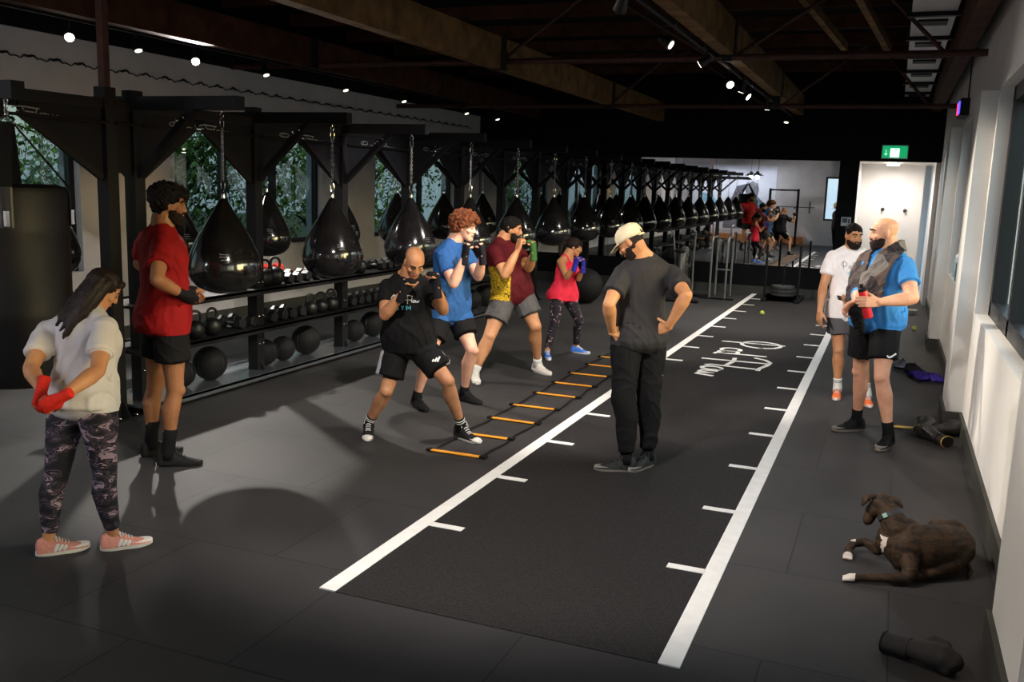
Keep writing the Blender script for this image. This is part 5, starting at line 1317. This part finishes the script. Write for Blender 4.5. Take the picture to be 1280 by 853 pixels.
# ---- 1 woman in the white T-shirt
P = person('girl', 'woman in white T-shirt and camouflage leggings with red-wrapped hands behind her back', S_tan, 1.53, CR*.85 + CF*.5, 34, 'f', 1.12, .0, vox=.005, leg=1.16, arm=1.05,
    hands={'L': dict(n=CF*.2+CR*.5+UP*.3, curl=80, size=1.12, wrap=C_rwrap, thumb=.6, d=-CR*.05-UP*.6-CF*.3), 'R': dict(n=CF*.8+UP*.3, curl=48, wrap=C_rwrap, thumb=.6, d=-CR*.8-UP*.45)})
pants(P, C_camo, .005, .90, .004, .004, .2, .002, 'leggings')
tops(P, 't_shirt', C_white, -.03, .62, .016, .03, .010, .03, seed=2., sl_ease=.022)
shoes(P, SH_pink, SO_w, .262, 0, C_white, C_white, thick=.036)
g = Geo(); rr, f, u = P['fr']; c = P['c']; k = P['hk']; random.seed(5)
Q = lambda x, y, z: c + rr*x*k + f*y*k + u*z*k
g.ball(Q(0, -.018, .035), (.083*k, .097*k, .092*k), P['fr'], seg=18, rows=12)
g.tube([Q(-.045, .06, .075), Q(0, .078, .08), Q(.045, .06, .075)], [.022*k]*3, 10)
fall = nrm(-CR*.62 - UP*.78 - CF*.1)
for i in range(110):
    a = random.uniform(-2.1, 2.1); st = Q(.08*math.sin(a), -.025 - .07*math.cos(a)*.9, random.uniform(-.03, .06))
    L_ = random.uniform(.2, .29); sp = rr*.05*math.sin(a)
    g.tube([st, st + fall*L_*.45 + sp, st + fall*L_*.8 + sp*1.6, st + fall*L_ + sp*1.8], [.017, .017, .014, .007], 7)
soft('long_hair', g, H_ombre, P['b'], .006, 1, .0035, 42, (1.4, 1.4, .35), fix=False)

# ---- 2 man in red
P = person('red', 'tall bearded man in red T-shirt and black shorts standing beside the first hanging bag', S_brown, 1.88, CR*.93 + CF*.25, 6, 'm', .98, vox=.0055,
    hands={'R': dict(n=UP*.2+CF*.6-CR*.1, curl=40, wrap=C_wrap), 'L': dict(n=-CF*.8, curl=40, wrap=C_wrap)})
shorts(P, C_blk, .56, seed=3.)
tops(P, 't_shirt', C_red, -.10, .62, .016, .022, .011, .04, seed=5., sl_ease=.02)
socks(P, C_sock, .62); shoes(P, SH_blk, SO_b, .30, lace=SO_b)
tufts(P, 'curly_hair', H_black, lambda x, y, z: hairline(x, y, z, .05, -.05), 420, (.011, .018), .016, 2, jit=.008)
tufts(P, 'beard', H_beard, lambda x, y, z: beardmask(x, y, z, -.035), 380, (.009, .012), .002, 3, jit=.002); moustache(P, H_beard)

# ---- 3 bald man
P = person('bald', 'bald man in black T-shirt and high-top canvas shoes crouching in a boxing guard', S_olive, 1.68, -CF*.85 + CR*.32, 34, 'm', 1.08, .01, vox=.005, arm=1.12, leg=1.05,
    hands={'R': dict(n=CR*.55-CF*.35+UP*.0, curl=80, size=1.12, wrap=C_wrap, d=UP*.9+CR*.3), 'L': dict(n=-CR*.7-CF*.45, curl=80, size=1.12, wrap=C_wrap, d=UP*.95-CR*.12)})
JB = P['J']
def legstripe(q):
    s = 'R' if np.linalg.norm(q - lerp(JB['hipR'], JB['knR'], .4)) < np.linalg.norm(q - lerp(JB['hipL'], JB['knL'], .4)) else 'L'
    a, b = JB['hip'+s], JB['kn'+s]; d = nrm(b - a); v = q - a; v = v - d*np.dot(v, d)
    o = nrm(-CR - CF*.15) if s == 'R' else nrm(CR + CF*.25 + UP*.3)
    return np.dot(nrm(v), o) > (.80 if s == 'R' else .93) and q[2] < a[2] + .05
shorts(P, None, .70, .014, .036, seed=6., mats=[C_blk, mat('side_panel_pale_grey', (178,178,182), .7)], matfn=lambda q: legstripe(q))
tops(P, 't_shirt', C_blk, -.06, .60, .018, .026, .012, .02, seed=8., sl_ease=.022)
J = P['J']; Fc = nrm(np.cross(P['U'], nrm(J['shR'] - J['shL']))); Rr = -nrm(J['shR'] - J['shL']); Ud = P['U']
O = P['hc'] + Ud*np.linalg.norm(J['neck']-P['hc'])*.66 - Rr*.06
print_on('printed_script', P['surf'], O + Rr*.0, Rr, Ud, Fc, .078, M_script, P['shirt'], w=.07)
GYM = [arc(.22,.3,.2,.26,50,330)+[(.4,.28),(.25,.28)], [(.75,.56),(.95,.3),(1.15,.56)], [(.95,.3),(.95,.04)], [(1.45,.04),(1.45,.56),(1.68,.25),(1.9,.56),(1.9,.04)]]
print_on('printed_word', P['surf'], O - Ud*.05 + Rr*.035, Rr, Ud, Fc, .06, M_teal, P['shirt'], GYM, w=.14)
# triangular stripe mark on the shorts leg
S3 = [[(0,0),(.16,.32)], [(.3,0),(.52,.55)], [(.6,0),(.85,.75)]]
kn, hp = J['knL'], J['hipL']; dl = nrm(kn - hp); Fl = nrm(-CF*.9 + UP*.3); Rl = nrm(CR)
print_on('printed_stripe_mark', P['bsurf'], lerp(hp, kn, .52) + CR*.0, Rl, nrm(UP), Fl, .06, M_script, P['b'], S3, w=.2)
socks(P, C_sock, .80, C_wsock); shoes(P, SH_canvas, SO_w, .285, .10, C_white, toe=SO_w, thick=.032)


# ---- 4 red-haired man
P = person('ginger', 'red-haired man in blue T-shirt and black shorts holding up a boxing guard', S_fair, 1.78, CR*.93 - CF*.36, 4, 'm', 1.02, vox=.0055, arm=1.08, leg=1.04,
    hands={'R': dict(n=CR*.5+CF*.3, curl=80, size=1.12, wrap=C_wrap, d=UP*.95+CR*.12), 'L': dict(n=-CR*.7+CF*.1, curl=80, size=1.12, wrap=C_wrap, d=UP*.95-CR*.1)})
shorts(P, C_blk, .60, .014, .034, seed=9.)
tops(P, 't_shirt', C_blue, -.08, .58, .014, .024, .011, .02, seed=10., sl_ease=.018)
socks(P, C_sock, .88); shoes(P, SH_blk, SO_b, .30, lace=SO_b)
tufts(P, 'curly_hair', H_ging, lambda x, y, z: hairline(x, y, z, .05, -.045), 460, (.013, .022), .030, 4, jit=.014)

# ---- 5 man in maroon
P = person('maroon', 'bearded man in maroon and yellow jersey with grey shorts and white trainers, guard raised', S_tan, 1.80, CR*.96 - CF*.2, 6, 'm', 1.16, .02, vox=.006, leg=1.18, arm=1.18,
    hands={'R': dict(n=CR*.5+CF*.3, curl=80, size=1.12, d=UP*.9+CR*.2), 'L': dict(n=-CR*.6+CF*.2, curl=80, size=1.12, wrap=C_gwrap, d=UP*.95-CR*.05)})
shorts(P, C_gry, .62, .012, .034, seed=12.)
sx = nrm(P['J']['shR'] - P['J']['shL']); hc5 = P['hc'].copy(); U5 = P['U']; Lt = np.linalg.norm(P['J']['neck'] - hc5); F5 = nrm(np.cross(U5, sx))
tops(P, 'jersey', [C_mar, C_ysc], -.04, .60, .014, .02, .010, .0, seed=13., sl_ease=.02, matfn=lambda q: np.dot(q-hc5, nrm(-CR)) > .03 and np.dot(q-hc5, U5)/Lt < .62)
cl = Geo(); pts = []
for i in range(25):
    a = 2*PI*i/24; pts.append(P['J']['neck'] - U5*.012 + sx*.078*math.cos(a) + F5*(.080*math.sin(a)) - U5*.03*max(0, math.sin(a)))
cl.tube(pts, [.008]*25, 8, dome=False); cl.build('yellow_collar', C_yel if 'C_yel' in globals() else mat('yellow_trim_cloth', (206,172,40), .7), P['shirt'], True)
socks(P, C_wsock, .84); shoes(P, SH_wht, SO_w, .30, lace=SO_w, thick=.036)
tufts(P, 'short_hair', H_black, lambda x, y, z: hairline(x, y, z, .055, -.04), 480, (.010, .014), .003, 4, jit=.003)
tufts(P, 'beard', H_beard, lambda x, y, z: beardmask(x, y, z, -.035), 380, (.009, .012), .003, 3, jit=.002); moustache(P, H_beard)

# ---- 6 woman in pink
P = person('pink', 'woman in pink tank top and dark floral leggings with blue-wrapped raised fists', S_tan, 1.56, CR*.96 - CF*.15, 12, 'f', .98, vox=.0055, leg=1.0, arm=.88,
    hands={'R': dict(n=CR*.5+CF*.3, curl=80, size=1.12, wrap=C_bwrap, d=UP*.9+CR*.2), 'L': dict(n=-CR*.6+CF*.2, curl=80, size=1.12, wrap=C_bwrap, d=UP*.95)})
pants(P, C_floral, .005, .93, .004, .004, .1, .002, 'leggings')
tops(P, 'tank_top', C_pink, -.10, .5, .012, .02, .008, .08, seed=15., tank=True)
shoes(P, SH_blue, SO_w, .25, lace=SO_w, thick=.034)
g = Geo(); rr, f, u = P['fr']; c = P['c']; k = P['hk']; random.seed(8)
g.ball(c - f*.018*k + u*.036*k, (.086*k, .102*k, .092*k), P['fr'], seg=18, rows=12)
g.tube([c + f*.066*k + u*.07*k - rr*.03*k, c + f*.078*k + u*.062*k + rr*.03*k], [.026*k]*2, 10)
b0 = c - f*.10*k + u*.03*k
g.tube([b0, b0 - f*.05*k - u*.005*k, b0 - f*.075*k - u*.07*k, b0 - f*.06*k - u*.15*k, b0 - f*.05*k - u*.19*k], [.024, .03, .034, .026, .012], 12)
soft('ponytail_hair', g, H_dark, P['b'], .006, 1, .004, 45, fix=False)

# ---- 7 coach
P = person('coach', 'man in cream cap and dark clothes seen from behind with hands on his hips', S_tan, 1.77, -CR*.86 + CF*.42, 36, 'm', 1.02, .0, vox=.005, arm=1.05,
    hands={'L': dict(n=CF*.9-UP*.1, curl=14, d=CR*.9-UP*.12+CF*.1, thumb=.1), 'R': dict(n=-CF*.5-CR*.6, curl=14, d=-CR*.6-UP*.3+CF*.4, thumb=.1)})
pants(P, C_blk, .018, .90, .026, .020, .12, .009, 'joggers', C_blk)
tops(P, 't_shirt', C_char, -.03, .66, .014, .022, .010, .0, seed=17., sl_ease=.024)
socks(P, C_sock, .93); shoes(P, SH_grey, SO_g, .30, lace=SH_grey, thick=.034)
rr, f, u = P['fr']; c = P['c']; k = P['hk']
C_cap = mat('cream_cap_cotton', (214,198,168), .8, 0, .04, 9)
Q = lambda x, y, z: c + rr*x*k + f*y*k + u*z*k
rs = []
for z, w_, yc, d in ((.022, .080, -.006, .101), (.045, .081, -.008, .103), (.075, .078, -.010, .099), (.10, .066, -.011, .083), (.118, .045, -.010, .056), (.127, .018, -.009, .022)):
    rs.append([Q(w_*math.cos(2*PI*i/28), yc + d*math.sin(2*PI*i/28), z + (.022*max(0, -math.sin(2*PI*i/28))**3*-1 if z < .03 else 0)) for i in range(28)])
g = Geo(); g.rings(rs); cap = g.build('baseball_cap', C_cap, P['b'], True)
rs = []
for y, w_, dz in ((.070, .066, .026), (.11, .066, .022), (.15, .052, .012), (.168, .03, .004)):
    rs.append([Q(w_*math.cos(2*PI*i/16), y, dz + .016*(1-(math.cos(2*PI*i/16))**2)*0 + .004*math.sin(2*PI*i/16) + .012*(1-abs(math.cos(2*PI*i/16)))) for i in range(16)])
g = Geo(); g.rings(rs); g.build('cap_peak', C_cap, cap, True)
g = Geo()
pts = [Q(.034*math.cos(a), -.1085 + .006*abs(math.cos(a)), .018 + .034*math.sin(a)) for a in [PI*i/12 for i in range(13)]]
g.tube(pts, [.004*k]*13, 6); g.build('cap_opening_edge', C_cap, cap, True)
g = Geo()
gp = [Q(.030*math.cos(a), -.1045, .018 + .028*math.sin(a)) for a in [PI*i/12 for i in range(13)]] + [Q(-.03, -.105, .014), Q(.03, -.105, .014)]
n_ = len(gp); g.add(gp + [p - f*.004*k for p in gp], [tuple(range(n_)), tuple(range(2*n_-1, n_-1, -1))] + [(i, n_+i, n_+(i+1) % n_, (i+1) % n_) for i in range(n_)]); g.build('hair_in_cap_opening', H_dark, cap)
Geo().tube([Q(-.05, -.093, .006), Q(0, -.112, .004), Q(.05, -.093, .006)], [(.006*k, .004*k)]*3, 8, tuple(f)).build('cap_strap', C_cap, cap)
g = Geo(); g.ball(Q(0, .02, .128), .006*k); g.build('cap_button', C_cap, cap)
tufts(P, 'short_hair', H_dark, lambda x, y, z: -.045 < z < .03 and y < .01, 420, (.010, .012), -.007, 4, jit=.001)
tufts(P, 'stubble_beard', H_beard, lambda x, y, z: beardmask(x, y, z, -.03), 380, (.010, .012), -.008, 3, jit=.001)

# ---- 8 man in white
P = person('white', 'bearded man in white T-shirt and grey shorts with orange trainers facing the camera', S_tan, 1.75, -CF*.95 + CR*.12, 8, 'm', 1.02, vox=.006,
    hands={'R': dict(n=CR*.8+CF*.3, curl=18, d=-UP*.95), 'L': dict(n=UP*.6+CR*.1-CF*.3, curl=40, d=-CR*.9-CF*.2)})
shorts(P, C_gry, .58, .012, .03, seed=19.)
tops(P, 't_shirt', mat('bright_white_cotton', (238,230,230), .85, 0, .03, 6), -.10, .60, .014, .02, .009, .0, seed=20., sl_ease=.02)
J = P['J']; Fc = nrm(np.cross(P['U'], nrm(J['shR'] - J['shL']))); Rr = -nrm(J['shR'] - J['shL']); Ud = P['U']
O = P['hc'] + Ud*np.linalg.norm(J['neck']-P['hc'])*.70 - Rr*.12
print_on('printed_script', P['surf'], O, Rr, Ud, Fc, .09, mat('thin_dark_print', (120,110,118), .6), P['shirt'], w=.055)
print_on('printed_word', P['surf'], O - Ud*.055 + Rr*.07, Rr, Ud, Fc, .05, M_teal, P['shirt'], GYM, w=.12)
C_band = mat('grey_sock_band', (130,120,124), .9)
socks(P, C_wsock, .76, C_band); shoes(P, SH_or, SO_w, .28, lace=C_white)
tufts(P, 'cropped_hair', H_black, lambda x, y, z: hairline(x, y, z, .058, -.04), 520, (.012, .014), -.008, 4, jit=.001)
tufts(P, 'beard', H_beard, lambda x, y, z: beardmask(x, y, z, -.04), 380, (.009, .013), .005, 3, jit=.003); moustache(P, H_beard)
ph = P['J']['wrL'] + nrm(-CR*.9 - CF*.2)*.095 + UP*.02
t = thing('phone', 'dark mobile phone held by the bearded man in white', 'phone', tuple(ph))
Geo().bar(tuple(ph - CR*.06 + UP*.015), tuple(ph + CR*.06 - UP*.01), .065, .009, (0,-.5,1)).build('case', M_rubber, t)
Geo().bar(tuple(ph - CR*.056 + UP*.0195), tuple(ph + CR*.056 - UP*.005), .059, .002, (0,-.5,1)).build('screen', M_can, t)

# ---- 9 man with the towel
P = person('towel', 'bald bearded man in blue T-shirt and black shorts with a patterned towel round his neck', S_light, 1.86, -CR*.97 + CF*.12, 2, 'm', 1.12, .015, vox=.0055, leg=1.02, arm=1.16,
    hands={'L': dict(n=CF*.75-UP*.1, curl=30, d=-CR*.95, thumb=.5), 'R': dict(n=CR*.4-CF*.4, curl=40, d=-CR*.7-UP*.5)})
SHO = shorts(P, C_blk, .66, .012, .034, seed=22.)
tops(P, 't_shirt', C_sky, -.06, .58, .014, .022, .010, .0, seed=23., sl_ease=.02)
SW = [[(0,.22),(.12,.08),(.3,.05),(.6,.18),(1.0,.42)], [(.12,.05),(.32,.0),(.6,.13)]]
kn, hp = P['J']['knL'], P['J']['hipL']
print_on('printed_tick_mark', P['bsurf'], lerp(hp, kn, .60) - CR*.02, CR, UP, nrm(-CF), .075, M_script, P['b'], SW, w=.16)
socks(P, C_sock, .78); shoes(P, SH_blk, SO_g, .31, lace=SO_b, thick=.034)
tufts(P, 'beard', H_beard, lambda x, y, z: beardmask(x, y, z, -.04), 380, (.009, .012), .003, 3, jit=.002); moustache(P, H_beard)
J = P['J']; U = P['U']; sx = nrm(J['shR'] - J['shL']); Ft = nrm(np.cross(U, sx)); nk = J['neck']
g = Geo()
# towel : two broad tails joined behind the neck
sgn = {'L': -1, 'R': 1}
tl = [nk - Ft*.10 + U*.035 + sx*.0]
for s in 'LR':
    x = sx*sgn[s]
    path = [nk - Ft*.105 + U*.03, nk - Ft*.07 + x*.075 + U*.045, nk + x*.105 + Ft*.02 + U*.02, nk + x*.115 + Ft*.12 - U*.06, nk + x*.10 + Ft*.165 - U*.20, nk + x*.10 + Ft*.175 - U*.34, nk + x*.11 + Ft*.17 - U*.44]
    wd = [.045, .05, .06, .085, .10, .105, .10]
    rs = []
    nor = [-Ft, nrm(-Ft + x + U*.5), nrm(x*.5 + U + Ft*.2), nrm(Ft*.8 + U*.6 + x*.3), nrm(Ft + x*.15), nrm(Ft + x*.15), nrm(Ft + x*.15)]
    for i, p in enumerate(path):
        d = nrm(path[min(i+1, 6)] - path[max(i-1, 0)]); wv = nrm(np.cross(d, nor[i]))
        rs.append([p + wv*wd[i]*math.cos(2*PI*q/16) + nor[i]*(.016*math.sin(2*PI*q/16) + .012*math.cos(4*PI*q/16*1.0)) for q in range(16)])
    g.rings(rs)
t = soft('towel', g, C_towel, None, .0075, 3, .010, 9, origin=tuple(nk), fix=False)
tag(t, 'dark grey towel with triangular facets hanging round the neck of the man in blue', 'towel')
# drinks bottle in his hand
wr = J['wrL']; hc_ = wr - CR*.085 + CF*.045
t = thing('drinks_bottle', 'red drinks bottle with black lid held by the man with the towel', 'bottle', tuple(hc_))
ax = nrm(UP*.95 - CR*.30)
M_rb = mat('red_bottle', (200,30,44), .3, 0, 0, coat=.3)
g = Geo(); g.tube([hc_ - ax*.13, hc_ - ax*.125, hc_ + ax*.02, hc_ + ax*.08], [.032, .035, .033, .034], 20, dome=False); g.build('body', M_rb, t, True, auto=50)
g = Geo(); g.tube([hc_ + ax*.08, hc_ + ax*.10, hc_ + ax*.105, hc_ + ax*.135], [.034, .032, .016, .013], 18, dome=False); g.build('lid', M_rubber, t, True, auto=50)
# jacket draped over his other forearm
wr = J['wrR']; g = Geo()
g.tube([wr + CR*.03 - CF*.0, wr - CR*.01 - UP*.06 - CF*.02, wr + CR*.03 - UP*.16, wr + CR*.07 - UP*.24], [(.05,.035), (.065,.035), (.055,.03), (.03,.018)], 14)
tag(soft('black_garment', g, C_blk, None, .007, 3, .010, 18, origin=tuple(wr), fix=False), 'black garment bunched in the far hand of the man with the towel', 'garment')

# ================================================================ DOG
def coat(q):
    return 0
M_coat = pattern_mat('brindle_coat', [(0, (26,20,17)), (.40, (38,28,22)), (.52, (66,48,32)), (.60, (32,24,20)), (.70, (80,62,38))], 7, .7, (1, 1, 2), detail=6)
b = M_coat.node_tree; 
for n_ in b.nodes:
    if n_.bl_idname == 'ShaderNodeValToRGB': n_.color_ramp.interpolation = 'LINEAR'
M_paw = mat('white_fur', (214,202,192), .8, 0, .05, 30); M_nose = mat('dog_nose', (24,20,20), .4)
g = Geo()
# trunk from chest to rump, curled with the rump turned away from the camera
g.tube([(.17,5.16,.20), (.24,5.14,.175), (.34,5.18,.165), (.45,5.27,.155), (.54,5.40,.145), (.585,5.50,.125)], [(.085,.10), (.115,.15), (.125,.155), (.125,.145), (.12,.13), (.085,.09)], 22)
g.ball((.26,5.07,.17), (.085,.06,.12)); g.ball((.25,5.20,.28), (.08,.07,.06))
# haunch nearest the wall and the far thigh
g.tube([(.52,5.42,.20), (.46,5.58,.16), (.36,5.56,.10)], [(.10,.10), (.10,.085), (.05,.05)], 16)
g.tube([(.56,5.36,.14), (.50,5.22,.08), (.40,5.10,.05)], [(.10,.10), (.075,.07), (.035,.035)], 16)
g.tube([(.40,5.10,.045), (.30,5.06,.03)], [.03,.028], 10)
# neck and head turned away and down
g.tube([(.20,5.16,.27), (.155,5.19,.345), (.125,5.22,.385)], [(.085,.085), (.072,.072), (.068,.065)], 18)
hx_, hy_, hz_ = .105, 5.235, .40
g.ball((hx_, hy_, hz_), (.068,.072,.062), seg=16, rows=10)
g.tube([(hx_-.02, hy_+.02, hz_-.02), (hx_-.06, hy_+.015, hz_-.075), (hx_-.075, hy_+.0, hz_-.125)], [(.050,.052), (.040,.042), (.030,.032)], 14)
g.ball((hx_-.04, hy_-.035, hz_-.045), (.03,.03,.04))
# near foreleg stretched along the floor, elbow at the chest
g.tube([(.27,5.06,.17), (.285,5.00,.09), (.27,4.965,.05)], [(.06,.05), (.045,.042), (.036,.036)], 14)
g.tube([(.27,4.965,.045), (.16,4.93,.042), (.03,4.90,.032), (.0,4.895,.03)], [.036, .028, .023, .024], 12)
g.tube([(.0,4.895,.028), (-.035,4.888,.024), (-.06,4.885,.018)], [(.028,.024), (.034,.024), (.026,.016)], 12)
for dy in (-.022, -.007, .008, .023): g.tube([(-.04,4.888+dy,.022), (-.072,4.885+dy*1.1,.014)], [.012, .010], 8)
# far foreleg folded forward
g.tube([(.14,5.25,.20), (.12,5.32,.10), (.10,5.33,.06)], [(.05,.05), (.038,.038), (.034,.034)], 14)
g.tube([(.11,5.34,.055), (.03,5.40,.075), (-.04,5.38,.06), (-.07,5.30,.035)], [.033, .030, .027, .024], 12)
g.tube([(-.065,5.30,.03), (-.065,5.245,.022)], [(.030,.022), (.026,.016)], 12)
for dx in (-.02, -.006, .008, .02): g.tube([(-.065+dx,5.25,.02), (-.066+dx*1.1,5.222,.013)], [.011, .009], 8)
# tail lying along the floor
g.tube([(.58,5.52,.07), (.62,5.45,.035), (.64,5.33,.02), (.62,5.24,.014)], [.03, .022, .014, .008], 10)
def dogmat(q):
    x, y, z = q
    if x < -.012 and y < 4.95: return 1
    if y < 5.262 and x < -.02 and y > 5.1 and z < .06: return 1
    if -.06 < x < -.03 and y > 5.36 and z > .07: return 1
    if y < 5.2 and .13 < z < .235 and abs(x - .128 - .012*noise.noise(Vector((z*40, y*30, 0)))) < .006 + (z-.13)*.12: return 1
    return 0
dog = soft('dog', g, [M_coat, M_paw], None, .0065, 3, .0015, 40, matfn=dogmat, origin=(.3, 5.2, 0))
tag(dog, 'brindle dog with white paws and black collar lying on the floor by the right wall', 'dog')
g = Geo(); g.tube([(hx_-.068, hy_+.002, hz_-.118), (hx_-.082, hy_-.002, hz_-.142)], [.019, .013], 10); g.build('nose', M_nose, dog, True)
for pts, rad in (([(hx_-.045, hy_+.0, hz_+.038), (hx_-.095, hy_-.02, hz_+.032), (hx_-.115, hy_-.035, hz_-.02)], [(.016,.03), (.012,.034), (.007,.012)]), ([(hx_+.03, hy_+.0, hz_+.04), (hx_+.085, hy_-.0, hz_+.03), (hx_+.112, hy_-.01, hz_-.005)], [(.016,.03), (.012,.032), (.007,.012)])):
    g = Geo(); g.tube([pts[0], lerp(V(*pts[0]), V(*pts[1]), .5), pts[1], lerp(V(*pts[1]), V(*pts[2]), .5), pts[2]], [rad[0], rad[0], rad[1], rad[1], rad[2]], 12, (0,1,0)); g.build('ear', M_coat, dog, True)
for s in (-1, 1): Geo().ball((hx_-.05+s*.03, hy_+.035-s*.0, hz_-.005), .009, seg=8, rows=6).build('eye', M_iris, dog, True)
cd = nrm(V(-.045, .035, .075)); cx = nrm(np.cross(cd, V(0,1,0))); cy = np.cross(cd, cx); cc = V(.152, 5.192, .345)
pts = [cc + cx*.078*math.cos(2*PI*i/28) + cy*.078*math.sin(2*PI*i/28) for i in range(29)]
g = Geo()
rs = []
for hgt, rr_ in ((-.014, .0745), (-.014, .0785), (.014, .0765), (.014, .0725)):
    rs.append([cc + cd*hgt + cx*rr_*math.cos(2*PI*i/32) + cy*rr_*math.sin(2*PI*i/32) for i in range(32)])
rs.append(rs[0])
g.rings(rs, 0, False); col = g.build('collar', mat('dark_grey_collar', (44,44,48), .6), dog, True, auto=40)
g = Geo(); tp = cc - V(.03,.0,.0)
mn = nrm(-CF*.75 - CR*.55); mn = nrm(mn - cd*np.dot(mn, cd))
g.bar(tuple(cc + mn*.079 - cd*.013), tuple(cc + mn*.079 + cd*.013), .026, .006, tuple(mn)); g.build('pale_green_tag', mat('pale_green_plastic', (150,190,172), .4), col)

dog.scale = (.87,)*3; dog.location = (.256, 5.16, 0)
